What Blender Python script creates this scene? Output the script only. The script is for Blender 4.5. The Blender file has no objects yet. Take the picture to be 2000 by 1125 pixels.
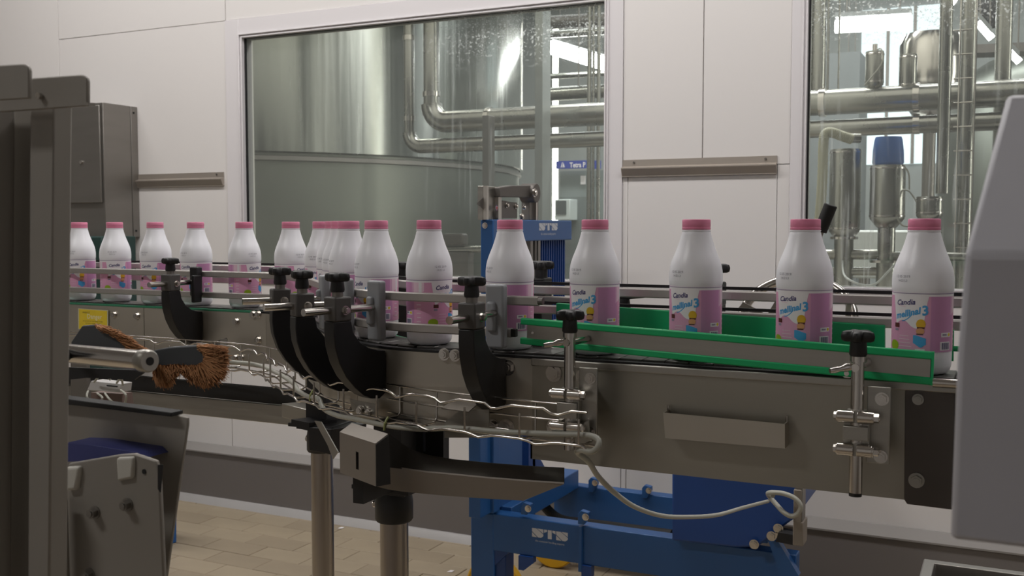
import bpy, bmesh, math, random
from mathutils import Vector as V, Matrix, Euler
random.seed(7)
SC = bpy.context.scene
COL = SC.collection
PI = math.pi
R = math.radians
# ------------------------------------------------------------------ camera
HC = 1.28
FPX = 2000.0
cam = bpy.data.cameras.new('camera'); camo = bpy.data.objects.new('camera', cam); COL.objects.link(camo)
cam.sensor_width = 36; cam.lens = 36; cam.clip_end = 60; cam.clip_start = .05
camo.location = (0, 0, HC)
camo.rotation_euler = Euler((R(90 - 3.462), 0, R(26)), 'XYZ')
cam.dof.use_dof = True; cam.dof.focus_distance = 1.9; cam.dof.aperture_fstop = 11
SC.camera = camo
CM = Matrix.LocRotScale(V((0, 0, HC)), camo.rotation_euler, None)
# ------------------------------------------------------------------ world, lights, exposure
SC.view_settings.view_transform = 'Standard'; SC.view_settings.look = 'None'
SC.view_settings.gamma = 1; SC.view_settings.use_curve_mapping = False
SC.view_settings.exposure = 0.0
w = bpy.data.worlds.new('world'); SC.world = w; w.use_nodes = True
w.node_tree.nodes['Background'].inputs[0].default_value = (.8, .85, .9, 1)
w.node_tree.nodes['Background'].inputs[1].default_value = .12
def area(name, loc, sx, sy, power, col=(1, 1, 1), rot=(0, 0, 0)):
    l = bpy.data.lights.new(name, 'AREA'); l.shape = 'RECTANGLE'; l.size = sx; l.size_y = sy; l.energy = power; l.color = col
    o = bpy.data.objects.new(name, l); COL.objects.link(o); o.location = loc; o.rotation_euler = rot; return o
area('hall_light_near_wall', (-2.2, 2.55, 3.4), 5.0, .35, 84, (1, .975, .95))
area('hall_light_right', (1.6, 2.5, 3.4), 2.0, .35, 22, (1, .975, .97))
area('hall_light_middle', (-2.6, -.5, 3.5), 1.2, .25, 40, (1, .98, .95))
area('plant_light_left', (-1.9, 5.2, 4.4), 2.0, .5, 130, (1, .99, .95))
area('plant_light_right', (1.0, 5.4, 4.3), 4.0, .5, 85, (1, .99, .96))
area('plant_light_back', (-1.0, 8.0, 4.3), 6.0, .5, 125, (.95, .99, 1))

def ray(px, py):
    d = V(((px - 1000) / FPX, (562.5 - py) / FPX, -1)); return CM.to_3x3() @ d
O = V((0, 0, HC))
def P(px, py, Y): d = ray(px, py); return O + d * (Y / d.y)
def PX(px, py, X): d = ray(px, py); return O + d * (X / d.x)
def PZ(px, py, z): d = ray(px, py); return O + d * ((z - HC) / d.z)
def PD(px, py, dist): return O + ray(px, py) * dist
CMI = CM.inverted()
def proj(p): q = CMI @ V(p); return (1000 + FPX * q.x / -q.z, 562.5 - FPX * q.y / -q.z)
def mpp(p): return (-(CMI @ V(p)).z) / FPX      # metres per pixel at p
# ------------------------------------------------------------------ materials
MATS = {}
def hexc(h):
    h = h.lstrip('#'); f = lambda v: v / 12.92 if v <= .04045 else ((v + .055) / 1.055) ** 2.4
    return tuple(f(int(h[i:i + 2], 16) / 255) for i in (0, 2, 4)) + (1,)
def mat(name, col, rough=.5, metal=0, var=.08, scale=(8, 8, 8), bump=0, spec=.5, rvar=0, emit=0, sss=0):
    if name in MATS: return MATS[name]
    m = bpy.data.materials.new(name); m.use_nodes = True; nt = m.node_tree; b = nt.nodes['Principled BSDF']
    c = hexc(col) if isinstance(col, str) else col + (1,)
    b.inputs['Roughness'].default_value = rough; b.inputs['Metallic'].default_value = metal
    b.inputs['Specular IOR Level'].default_value = spec
    tc = nt.nodes.new('ShaderNodeTexCoord'); mp = nt.nodes.new('ShaderNodeMapping'); mp.inputs['Scale'].default_value = scale
    nz = nt.nodes.new('ShaderNodeTexNoise'); nz.inputs['Scale'].default_value = 1; nz.inputs['Detail'].default_value = 4
    nt.links.new(tc.outputs['Object'], mp.inputs[0]); nt.links.new(mp.outputs[0], nz.inputs['Vector'])
    mx = nt.nodes.new('ShaderNodeMix'); mx.data_type = 'RGBA'
    mx.inputs[6].default_value = tuple(x * (1 - var) for x in c[:3]) + (1,); mx.inputs[7].default_value = tuple(min(1, x * (1 + var)) for x in c[:3]) + (1,)
    nt.links.new(nz.outputs[0], mx.inputs[0]); nt.links.new(mx.outputs[2], b.inputs['Base Color'])
    if rvar:
        mr = nt.nodes.new('ShaderNodeMapRange'); mr.inputs[1].default_value = .3; mr.inputs[2].default_value = .7
        mr.inputs[3].default_value = max(.03, rough - rvar); mr.inputs[4].default_value = rough + rvar
        nt.links.new(nz.outputs[0], mr.inputs[0]); nt.links.new(mr.outputs[0], b.inputs['Roughness'])
    if bump:
        bp = nt.nodes.new('ShaderNodeBump'); bp.inputs['Strength'].default_value = bump; bp.inputs['Distance'].default_value = .002
        nt.links.new(nz.outputs[0], bp.inputs['Height']); nt.links.new(bp.outputs[0], b.inputs['Normal'])
    if emit:
        b.inputs['Emission Color'].default_value = c; b.inputs['Emission Strength'].default_value = emit
    MATS[name] = m; return m
BUMP = mat('bumper_steel', '#aca39a', .42, .55, .06, (3, 3, 60))
STEEL = mat('brushed_steel', '#a8a59e', .36, .92, .16, (3, 3, 60), .05, rvar=.07)
PANELR = mat('right_panel_steel_shaded', '#9f9b91', .38, .85, .25, (2.5, 2.5, 5), .06, rvar=.08)  # darker copy of the panel steel, light falloff to the right put into colour
PANEL = mat('conveyor_panel_steel', '#b5afa4', .38, .72, .22, (2.5, 2.5, 5), .06, rvar=.08)
CHROME = mat('polished_steel', '#cfcac4', .18, 1, .06, (20, 20, 20))
DSTEEL = mat('dark_painted_steel', '#6e6a66', .5, .6, .12, (5, 5, 5))
GSTEEL = mat('grey_satin_steel', '#8d8984', .45, .85, .1, (4, 4, 20))
POLE = mat('pole_steel', '#aba49d', .28, 1, .05, (40, 40, 2), .02)
RAILM = mat('guide_rail_steel', '#b3aeaa', .42, .65, .08, (30, 30, 30))
BLACK = mat('black_plastic', '#151416', .45, 0, .1, (30, 30, 30))
BLK2 = mat('matt_black_rubber', '#151415', .65, 0, .1)
CLAMP = mat('charcoal_clamp_plastic', '#4a4745', .5, 0, .1)
GREY = mat('grey_plastic', '#8f9195', .45, 0, .06)
HDPE = mat('white_bottle_plastic', '#f5f5fa', .34, 0, .02, (20, 20, 20), spec=.4)
PINKCAP = mat('pink_cap_plastic', '#ee8fb0', .38, 0, .03)
LPINK = mat('label_pink', '#e3a4c6', .42, 0, .05, (40, 40, 40))
LMAUVE = mat('label_mauve', '#cf93bf', .42, 0, .05)
LWHITE = mat('label_white', '#f1edf0', .42, 0, .02)
LNAVY = mat('label_navy', '#4b4677', .45)
LBLUE = mat('label_blue', '#4ba4df', .45)
LGREEN = mat('label_green', '#9bb81f', .45)
LYEL = mat('label_yellow', '#e6b52c', .45)
LBRN = mat('label_brown', '#5b2c22', .45)
LSKIN = mat('label_skin', '#e0a274', .45)
LGREY = mat('label_grey', '#9b93a8', .45)
LLIGHT = mat('label_pale_pink', '#efd0df', .42)
GREEN = mat('green_guide_plastic', '#10ab68', .45, 0, .06, (30, 30, 30))
GREEND = mat('green_wear_plastic', '#2f7d5c', .5, 0, .1, (10, 10, 10))
BLUE = mat('blue_paint', '#24558e', .38, 0, .1, (4, 4, 4))
BLUE2 = mat('dark_blue_paint', '#164082', .42, 0, .1, (4, 4, 4))
WALLP = mat('white_wall_panel', '#dedad8', .42, 0, .015, (1.2, 1.2, 1.2), .02)
TRIMW = mat('white_window_frame', '#dad6d8', .4, 0, .01)
JOINT = mat('joint_grey', '#8d8a88', .8)
CURB = mat('grey_curb_coating', '#726d6b', .45, 0, .06, (3, 3, 3), .05)
CURBT = mat('curb_ledge_grey', '#8b8784', .45, 0, .06, (3, 3, 3))
TILE = mat('beige_quarry_tile', '#a3957f', .5, 0, .1, (9, 9, 9), .03)
TILE2 = mat('beige_quarry_tile_b', '#9b8d78', .5, 0, .1, (9, 9, 9), .03)
GROUT = mat('tile_grout', '#776b5e', .9)
CEIL = mat('white_ceiling', '#c4c3c2', .8)
PGREY = mat('pale_grey_coated_guard', '#b4b3ba', .45, 0, .03, (3, 3, 3))
YEL = mat('yellow_wheel', '#d9a51c', .45)
STICK = mat('yellow_sticker', '#e5c935', .5, 0, .1, (40, 40, 40))
INK = mat('black_ink', '#4b4326', .6)
RED = mat('flag_red', '#b62a33', .5)
CABLE = mat('grey_cable_sheath', '#a3a298', .45)
BRIST = mat('orange_bristles', '#a9774d', .8, 0, .35, (60, 60, 60))
SILO = mat('silo_steel', '#a4a6a0', .24, 1, .12, (28, 28, .6), .12, rvar=.05)
_b = SILO.node_tree.nodes['Principled BSDF']; _t = SILO.node_tree.nodes.new('ShaderNodeTangent'); _t.direction_type = 'RADIAL'; _t.axis = 'Z'
_b.inputs['Anisotropic'].default_value = .9; _b.inputs['Anisotropic Rotation'].default_value = 0.25; SILO.node_tree.links.new(_t.outputs[0], _b.inputs['Tangent'])
SILO2 = mat('silo_skirt_steel', '#85877f', .42, 1, .06, (3, 3, 3))
PIPE = mat('process_pipe_steel', '#a5a49e', .28, 1, .08, (8, 8, 8), rvar=.05)
HOSE = mat('beige_corrugated_hose', '#b5b29c', .6)
BACKW = mat('plant_wall_panel', '#a9adab', .6, 0, .04)
PFLOOR = mat('plant_floor', '#6d6b66', .4)
STSW = mat('white_print', '#c9ccd2', .5)
TBLUE = mat('blue_sign', '#2a3fa0', .4)
LAMP = mat('lamp_tube', '#ffffff', .5, emit=18)
DAY = mat('daylit_opening', '#f4f2e6', .5, emit=15)
SCRN = mat('panel_screen', '#4c5354', .3)
def glass_mat():
    m = bpy.data.materials.new('wet_window_glass'); m.use_nodes = True; nt = m.node_tree; nt.nodes.clear()
    N = nt.nodes.new; L = nt.links.new
    out = N('ShaderNodeOutputMaterial'); tr = N('ShaderNodeBsdfTransparent'); tr.inputs[0].default_value = (.93, .945, .935, 1)
    gl = N('ShaderNodeBsdfGlossy'); gl.inputs['Roughness'].default_value = .03
    df = N('ShaderNodeBsdfTranslucent'); df.inputs[0].default_value = (.95, .96, .95, 1)
    fr = N('ShaderNodeFresnel'); fr.inputs[0].default_value = 1.45
    tc = N('ShaderNodeTexCoord'); mp = N('ShaderNodeMapping'); mp.inputs['Scale'].default_value = (75, 1, 3.2)
    nz = N('ShaderNodeTexNoise'); nz.inputs['Scale'].default_value = 1; nz.inputs['Detail'].default_value = 3
    cr = N('ShaderNodeMapRange'); cr.inputs[1].default_value = .56; cr.inputs[2].default_value = .78; cr.inputs[4].default_value = .38
    L(tc.outputs['Object'], mp.inputs[0]); L(mp.outputs[0], nz.inputs['Vector']); L(nz.outputs[0], cr.inputs[0])
    # large patches where the wash water has run down
    mp2 = N('ShaderNodeMapping'); mp2.inputs['Scale'].default_value = (1.6, 1, .9); mp2.inputs['Location'].default_value = (.35, 0, .2)
    n2 = N('ShaderNodeTexNoise'); n2.inputs['Detail'].default_value = 1; n2.inputs['Scale'].default_value = 1
    L(tc.outputs['Object'], mp2.inputs[0]); L(mp2.outputs[0], n2.inputs['Vector'])
    c2 = N('ShaderNodeMapRange'); c2.inputs[1].default_value = .42; c2.inputs[2].default_value = .62; L(n2.outputs[0], c2.inputs[0])
    mu = N('ShaderNodeMath'); mu.operation = 'MULTIPLY'; L(cr.outputs[0], mu.inputs[0]); L(c2.outputs[0], mu.inputs[1])
    sp = N('ShaderNodeSeparateXYZ'); L(tc.outputs['Object'], sp.inputs[0])
    xr = N('ShaderNodeMapRange'); xr.inputs[1].default_value = -2.35; xr.inputs[2].default_value = -1.65; L(sp.outputs[0], xr.inputs[0])
    mu2 = N('ShaderNodeMath'); mu2.operation = 'MULTIPLY'; L(mu.outputs[0], mu2.inputs[0]); L(xr.outputs[0], mu2.inputs[1])
    dn = N('ShaderNodeTexNoise'); dn.inputs['Scale'].default_value = 110; dn.inputs['Detail'].default_value = 2; L(tc.outputs['Object'], dn.inputs['Vector'])
    dr = N('ShaderNodeMapRange'); dr.inputs[1].default_value = .58; dr.inputs[2].default_value = .66; dr.inputs[4].default_value = .6; L(dn.outputs[0], dr.inputs[0])
    zr = N('ShaderNodeMapRange'); zr.inputs[1].default_value = 1.88; zr.inputs[2].default_value = 2.02; L(sp.outputs[2], zr.inputs[0])
    m3 = N('ShaderNodeMath'); m3.operation = 'MULTIPLY'; L(dr.outputs[0], m3.inputs[0]); L(zr.outputs[0], m3.inputs[1])
    m4 = N('ShaderNodeMath'); m4.operation = 'MULTIPLY'; L(m3.outputs[0], m4.inputs[0]); L(xr.outputs[0], m4.inputs[1])
    m5 = N('ShaderNodeMath'); m5.operation = 'ADD'; L(m4.outputs[0], m5.inputs[0]); L(mu2.outputs[0], m5.inputs[1])
    ad = N('ShaderNodeMath'); ad.operation = 'ADD'; ad.inputs[1].default_value = .05; L(m5.outputs[0], ad.inputs[0])
    m1 = N('ShaderNodeMixShader'); L(ad.outputs[0], m1.inputs[0]); L(tr.outputs[0], m1.inputs[1]); L(df.outputs[0], m1.inputs[2])
    m2 = N('ShaderNodeMixShader'); L(fr.outputs[0], m2.inputs[0]); L(m1.outputs[0], m2.inputs[1]); L(gl.outputs[0], m2.inputs[2])
    L(m2.outputs[0], out.inputs[0]); return m
GLASS = glass_mat()
# ------------------------------------------------------------------ mesh helpers
class MB:
    def __init__(s): s.bm = bmesh.new(); s.mi = 0
    def face(s, pts, mi=None):
        try: f = s.bm.faces.new([s.bm.verts.new(p) for p in pts]); f.material_index = s.mi if mi is None else mi
        except ValueError: pass
        return s
    def box(s, a, b):
        (x0, y0, z0), (x1, y1, z1) = [tuple(min(a[i], b[i]) for i in range(3)), tuple(max(a[i], b[i]) for i in range(3))]
        v = [s.bm.verts.new(p) for p in ((x0,y0,z0),(x1,y0,z0),(x1,y1,z0),(x0,y1,z0),(x0,y0,z1),(x1,y0,z1),(x1,y1,z1),(x0,y1,z1))]
        for q in ((3,2,1,0),(4,5,6,7),(0,1,5,4),(1,2,6,5),(2,3,7,6),(3,0,4,7)):
            f = s.bm.faces.new([v[i] for i in q]); f.material_index = s.mi
        return s
    def cbox(s, c, sz, M=None):
        n0 = len(s.bm.verts); s.box([c[i] - sz[i] / 2 for i in range(3)], [c[i] + sz[i] / 2 for i in range(3)])
        if M is not None:
            s.bm.verts.ensure_lookup_table()
            for v in s.bm.verts[n0:]: v.co = M @ v.co
        return s
    def prism(s, pts, vec):
        vec = V(vec); a = [s.bm.verts.new(p) for p in pts]; b = [s.bm.verts.new(V(p) + vec) for p in pts]; n = len(pts)
        fs = [s.bm.faces.new(a[::-1]), s.bm.faces.new(b)]
        for i in range(n): fs.append(s.bm.faces.new((a[i], a[(i + 1) % n], b[(i + 1) % n], b[i])))
        bmesh.ops.recalc_face_normals(s.bm, faces=fs)
        for f in fs: f.material_index = s.mi
        return s
    def frames(s, pts, closed=False):
        pts = [V(p) for p in pts]; n = len(pts); T = []
        for i in range(n):
            if closed: t = pts[(i + 1) % n] - pts[i - 1]
            else: t = pts[min(i + 1, n - 1)] - pts[max(i - 1, 0)]
            T.append(t.normalized())
        up = V((0, 0, 1)) if abs(T[0].z) < .9 else V((1, 0, 0))
        nrm = (up - T[0] * up.dot(T[0])).normalized(); fr = []
        for i in range(n):
            nrm = (nrm - T[i] * nrm.dot(T[i])).normalized(); fr.append((pts[i], nrm, T[i].cross(nrm)))
        return fr
    def tube(s, pts, r, seg=8, closed=False, cap=True):
        fr = s.frames(pts, closed); rings = []
        for k, (p, a, b) in enumerate(fr):
            rr = r[k] if isinstance(r, (list, tuple)) else r
            rings.append([s.bm.verts.new(p + (a * math.cos(2 * PI * j / seg) + b * math.sin(2 * PI * j / seg)) * rr) for j in range(seg)])
        n = len(rings)
        for i in range(n if closed else n - 1):
            A, B = rings[i], rings[(i + 1) % n]
            for j in range(seg):
                f = s.bm.faces.new((A[j], A[(j + 1) % seg], B[(j + 1) % seg], B[j])); f.material_index = s.mi; f.smooth = True
        if cap and not closed:
            s.bm.faces.new(rings[0][::-1]).material_index = s.mi; s.bm.faces.new(rings[-1]).material_index = s.mi
        return s
    def cyl(s, a, b, r, seg=20): return s.tube([a, b], r, seg)
    def lathe(s, prof, loc=(0, 0, 0), seg=32, M=None, cap=True):
        loc = V(loc); rings = []
        for r, z in prof:
            ring = []
            for j in range(seg):
                p = V((r * math.cos(2 * PI * j / seg), r * math.sin(2 * PI * j / seg), z))
                if M is not None: p = M @ p
                ring.append(s.bm.verts.new(p + loc))
            rings.append(ring)
        for A, B in zip(rings, rings[1:]):
            for j in range(seg):
                f = s.bm.faces.new((A[j], A[(j + 1) % seg], B[(j + 1) % seg], B[j])); f.smooth = True; f.material_index = s.mi
        if cap:
            s.bm.faces.new(rings[0][::-1]).material_index = s.mi; s.bm.faces.new(rings[-1]).material_index = s.mi
        return s
    def loft(s, loops, cap=True, closed=True):
        vs = [[s.bm.verts.new(p) for p in l] for l in loops]; n = len(vs[0]); fs = []
        for A, B in zip(vs, vs[1:]):
            for j in range(n if closed else n - 1): fs.append(s.bm.faces.new((A[j], A[(j + 1) % n], B[(j + 1) % n], B[j])))
        if cap: fs.append(s.bm.faces.new(vs[0][::-1])); fs.append(s.bm.faces.new(vs[-1]))
        bmesh.ops.recalc_face_normals(s.bm, faces=fs)
        for f in fs: f.material_index = s.mi
        return s
    def hexbolt(s, p, d, r=.008, h=.007, washer=True):
        d = V(d).normalized(); p = V(p)
        if washer: s.tube([p, p + d * h * .22], r * 1.35, 16)
        s.tube([p + d * h * .2, p + d * h * 1.1], r, 6)
        s.tube([p + d * h * 1.0, p + d * h * 1.3], r * .6, 10)
        return s
def link(o): COL.objects.link(o); return o
def obj(name, mb, m, parent=None, bevel=0, smooth=35, inv=False, seg=2):
    me = bpy.data.meshes.new(name); mb.bm.normal_update(); mb.bm.to_mesh(me); mb.bm.free()
    for x in (m if isinstance(m, (list, tuple)) else [m]): me.materials.append(x)
    if smooth:
        me.polygons.foreach_set('use_smooth', [True] * len(me.polygons)); me.set_sharp_from_angle(angle=R(smooth))
    o = link(bpy.data.objects.new(name, me))
    if parent is not None:
        o.parent = parent
        if inv: o.matrix_parent_inverse = Matrix.Translation(-parent.location)
    if bevel:
        b = o.modifiers.new('bevel', 'BEVEL'); b.width = bevel; b.segments = seg; b.limit_method = 'ANGLE'; b.angle_limit = R(40)
    return o
def tag(o, label=None, cat=None, group=None, kind=None):
    if label: o['label'] = label
    if cat: o['category'] = cat
    if group: o['group'] = group
    if kind: o['kind'] = kind
    return o
def thing(name, label, cat, loc=(0, 0, 0), rz=0, group=None):
    o = link(bpy.data.objects.new(name, None)); o.location = loc; o.rotation_euler = (0, 0, rz); o.empty_display_size = .05
    return tag(o, label, cat, group)
def wpart(name, mb, m, t, **k): return obj(name, mb, m, t, inv=True, **k)     # part modelled in world coordinates
def sub(name, mb, m, p, **k): return obj(name, mb, m, p, **k)                 # sub-part of a part
def text2d(s, size, shear=0, offset=0, mono=False):
    c = bpy.data.curves.new('t', 'FONT'); c.body = s; c.size = size; c.align_x = 'CENTER'; c.align_y = 'CENTER'; c.shear = shear; c.offset = offset
    c.resolution_u = 2
    o = link(bpy.data.objects.new('t', c)); dg = bpy.context.evaluated_depsgraph_get(); me = bpy.data.meshes.new_from_object(o.evaluated_get(dg))
    vs = [v.co.copy() for v in me.vertices]; fs = [tuple(p.vertices) for p in me.polygons]
    bpy.data.objects.remove(o); bpy.data.curves.remove(c); bpy.data.meshes.remove(me); return vs, fs
def put2d(mb, t, fn):
    vs, fs = t; vv = [mb.bm.verts.new(fn(v.x, v.y)) for v in vs]
    for f in fs:
        try: q = mb.bm.faces.new([vv[i] for i in f]); q.material_index = mb.mi
        except ValueError: pass
# ------------------------------------------------------------------ the conveyor's path
def cy(X):
    t = max(0, min(1, (X + 1.68) / .75)); return 2.075 - .5 * t * t * (3 - 2 * t)
def off(X, o, z=0):
    e = .004; T = V((2 * e, cy(X + e) - cy(X - e), 0)).normalized(); return V((X - T.y * o, cy(X) + T.x * o, z))
def tang(X): e = .004; return math.atan2(cy(X + e) - cy(X - e), 2 * e)
def solve(px, o=0, z=1.07):
    a, b = -3.2, .6
    for _ in range(50):
        m = (a + b) / 2
        if proj(off(m, o, z))[0] < px: a = m
        else: b = m
    return m
def xs(a, b, n=None):
    n = n or max(2, int((b - a) / .03)); return [a + (b - a) * i / n for i in range(n + 1)]
def sweep(mb, prof, a, b, n=None): return mb.loft([[off(X, o, z) for o, z in prof] for X in xs(a, b, n)])
def rect(o0, o1, z0, z1): return [(o0, z0), (o1, z0), (o1, z1), (o0, z1)]
ZB = 1.07
# ================================================================== SETTING
YW = 3.65
floor = obj('floor', MB().box((-7, -2.5, -.06), (3.5, YW + .1, -.004)), GROUT); tag(floor, kind='structure')
def tile_mesh(mm, nm):
    b = MB().box((-.1185, -.0585, -.006), (.1185, .0585, 0)); me = bpy.data.meshes.new(nm)
    bmesh.ops.bevel(b.bm, geom=[e for e in b.bm.edges if all(v.co.z > -.001 for v in e.verts)], offset=.0015, segments=1, affect='EDGES')
    b.bm.to_mesh(me); b.bm.free(); me.materials.append(mm); return me
tms = [tile_mesh(TILE, 'tile'), tile_mesh(TILE2, 'tile')]
rest = MB(); nt_ = 0
for j in range(-12, 26):
    for i in range(-30, 14):
        x = i * .24 + (.12 if j % 2 else 0); y = 3.55 - (j + .5) * .12
        if y < -.3: continue
        pr = proj((x, y, 0)) if (y * .9 - x * .44) > .5 else (-999, 9999)
        if -60 < pr[0] < 1750 and pr[1] < 1185 and x > -3.6:
            o = link(bpy.data.objects.new('tile', random.choice(tms))); o.location = (x, y, random.uniform(-.0006, .0006)); o.parent = floor; nt_ += 1
        else: rest.box((x - .1185, y - .0585, -.004), (x + .1185, y + .0585, 0))
tag(obj('tile_field', rest, TILE, floor, smooth=0), kind='stuff')
tag(obj('ceiling', MB().box((-7, -2.5, 4.0), (3.5, YW, 4.08)), CEIL), kind='structure')
tag(obj('wall_left', MB().box((-7.1, -2.5, -.06), (-7, YW, 4.08)), CEIL), kind='structure')
tag(obj('wall_right', MB().box((3.5, -2.5, -.06), (3.6, YW, 4.08)), CEIL), kind='structure')
tag(obj('wall_front', MB().box((-7.1, -2.6, -.06), (3.6, -2.5, 4.08)), CEIL), kind='structure')
WX = lambda px, py=441: P(px, py, YW).x
gx0, gx1 = P(476, 250, YW).x, P(1181, 200, YW).x
hx0, hx1 = P(1576, 200, YW).x, 2.3
gz0, gz1 = 1.072, P(475, 74, YW).z
wall = MB()
D = .06
for a, b, c, d in ((-7.1, 3.6, -.06, gz0), (-7.1, 3.6, gz1, 4.08), (-7.1, gx0, gz0, gz1), (gx1, hx0, gz0, gz1), (hx1, 3.6, gz0, gz1)):
    wall.box((a, YW + .012, c), (b, YW + D, d))
wall_back = obj('wall_back', wall, JOINT, smooth=0); tag(wall_back, kind='structure')
fo0, fo1, ho0 = WX(447), P(1217, 200, YW).x, P(1545, 200, YW).x      # outer edges of the window surrounds
zt = P(447, 40, YW).z
bz1, bz0 = P(1214, 313, YW).z, P(1214, 345, YW).z
xa = WX(124); xm = P(1373, 200, YW).x
pan = [(-7, xa, 0, 3.98), (xa, fo0, 0, zt), (xa, fo0, zt, 3.98), (fo0, fo1, zt, 3.98),
       (fo1, xm, (bz1+bz0)/2, 3.98), (xm, ho0, (bz1+bz0)/2, 3.98), (fo1, P(1226, 400, YW).x, 0, (bz1+bz0)/2), (P(1226, 400, YW).x, P(1517, 400, YW).x, 0, (bz1+bz0)/2),
       (P(1517, 400, YW).x, ho0, 0, (bz1+bz0)/2), (ho0, 3.5, gz1 + .09, 3.98), (fo0, fo1, 0, gz0 - .05), (ho0, 1.1, 0, gz0 - .05), (1.1, 3.5, 0, gz0 - .05), (hx1+.09, 3.5, gz0-.05, gz1+.09)]
for a, b, c, d in pan:
    obj('wall_panel', MB().box((a + .0012, YW, c + .0012), (b - .0012, YW + .0125, d - .0012)), WALLP, wall_back, bevel=.001, seg=1)
def window(n, x0, x1, z0, z1, ox0, ox1, oz0, oz1):
    f = MB()
    steps = [(0, -.004, .0), (.022, -.010, .0), (.034, -.004, .0)]
    def ring(a0, a1, b0, b1, c0, c1, d0, d1, ya, yb):
        # outer rect a0..a1 x c0..c1, inner rect b0..b1 x d0..d1
        f.box((a0, ya, c0), (b0, yb, c1)); f.box((b1, ya, c0), (a1, yb, c1)); f.box((b0, ya, c0), (b1, yb, d0)); f.box((b0, ya, d1), (b1, yb, c1))
    ring(ox0, ox1, x0 - .018, x1 + .018, oz0, oz1, z0 - .018, z1 + .018, YW - .006, YW + .0115)
    ring(x0 - .018, x1 + .018, x0 - .012, x1 + .012, z0 - .018, z1 + .018, z0 - .012, z1 + .012, YW - .012, YW + .0115)
    ring(x0 - .012, x1 + .012, x0 - .006, x1 + .006, z0 - .012, z1 + .012, z0 - .006, z1 + .006, YW - .003, YW + .0115)
    ring(x0 - .006, x1 + .006, x0, x1, z0 - .006, z1 + .006, z0, z1, YW - .008, YW + .03)
    w_ = obj('window_%d' % n, f, TRIMW, bevel=.001, seg=1); tag(w_, kind='structure')
    g = MB().box((x0, YW + .02, z0), (x1, YW + .026, z1)); sub('pane', g, GLASS, w_, smooth=0)
    q = MB(); 
    for a, b in ((x0, x0 + .006), (x1 - .006, x1)): q.box((a, YW + .012, z0), (b, YW + .02, z1))
    sub('gasket', q, BLK2, w_, smooth=0)
window(1, gx0, gx1, gz0, gz1, fo0, fo1, gz0 - .05, zt)
window(2, hx0, hx1, gz0, gz1, ho0, hx1 + .09, gz0 - .05, gz1 + .09)
# curb along the wall foot
cz = .262
cb = MB()
cb.loft([[V((x, y, z)) for y, z in ((3.592, .0), (3.592, cz - .022), (YW - .001, cz - .016), (YW - .001, 0))] for x in (-6.99, 3.49)])
cu = obj('baseboard_back', cb, CURB, smooth=0); tag(cu, kind='structure')
sub('ledge', MB().loft([[V((x, y, z)) for y, z in ((3.584, cz - .028), (3.584, cz - .022), (YW - .001, cz), (YW - .001, cz - .014), (3.591, cz - .0215))] for x in (-6.99, 3.49)]), CURBT, cu, smooth=0)
cv = MB(); cv.loft([[V((x, 3.592, .03)), V((x, 3.582, .028)), V((x, 3.568, .012)), V((x, 3.56, .0)), V((x, 3.592, .0))] for x in (-6.99, 3.49)])
sub('cove', cv, mat('pale_cove', '#aaa7a6', .35), cu)
# steel bumper strips on the wall
def bumper(name, x0, x1, z0, z1, lab):
    zm = z0 + (z1 - z0) * .52; h = z1 - z0
    pr = [(YW - .001, z1), (YW - .004, z1), (YW - .004, zm + h * .10), (YW - .022, zm), (YW - .022, zm - h * .06), (YW - .010, z0 + h * .04), (YW - .010, z0), (YW - .001, z0)]
    t = thing(name, lab, 'wall rail', (x0, YW, z0))
    wpart('strip', MB().loft([[V((x, y, z)) for y, z in pr] for x in (x0, x1)]), BUMP, t, smooth=0)
    for x in (x0 + .045, x1 - .04): wpart('screw', MB().tube([(x, YW - .004, z1 - h * .16), (x, YW - .008, z1 - h * .16)], .004, 8), DSTEEL, t)
bumper('bumper_rail', P(1213, 330, YW - .02).x, P(1517, 320, YW - .01).x, bz0 - .002, bz1, 'ribbed stainless bumper strip screwed to white wall between the two windows')
bumper('bumper_rail', P(60, 350, YW).x, P(438, 350, YW).x, P(438, 363, YW).z, P(438, 336, YW).z, 'stainless bumper strip on white wall beside the hanging grey cabinet')
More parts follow.
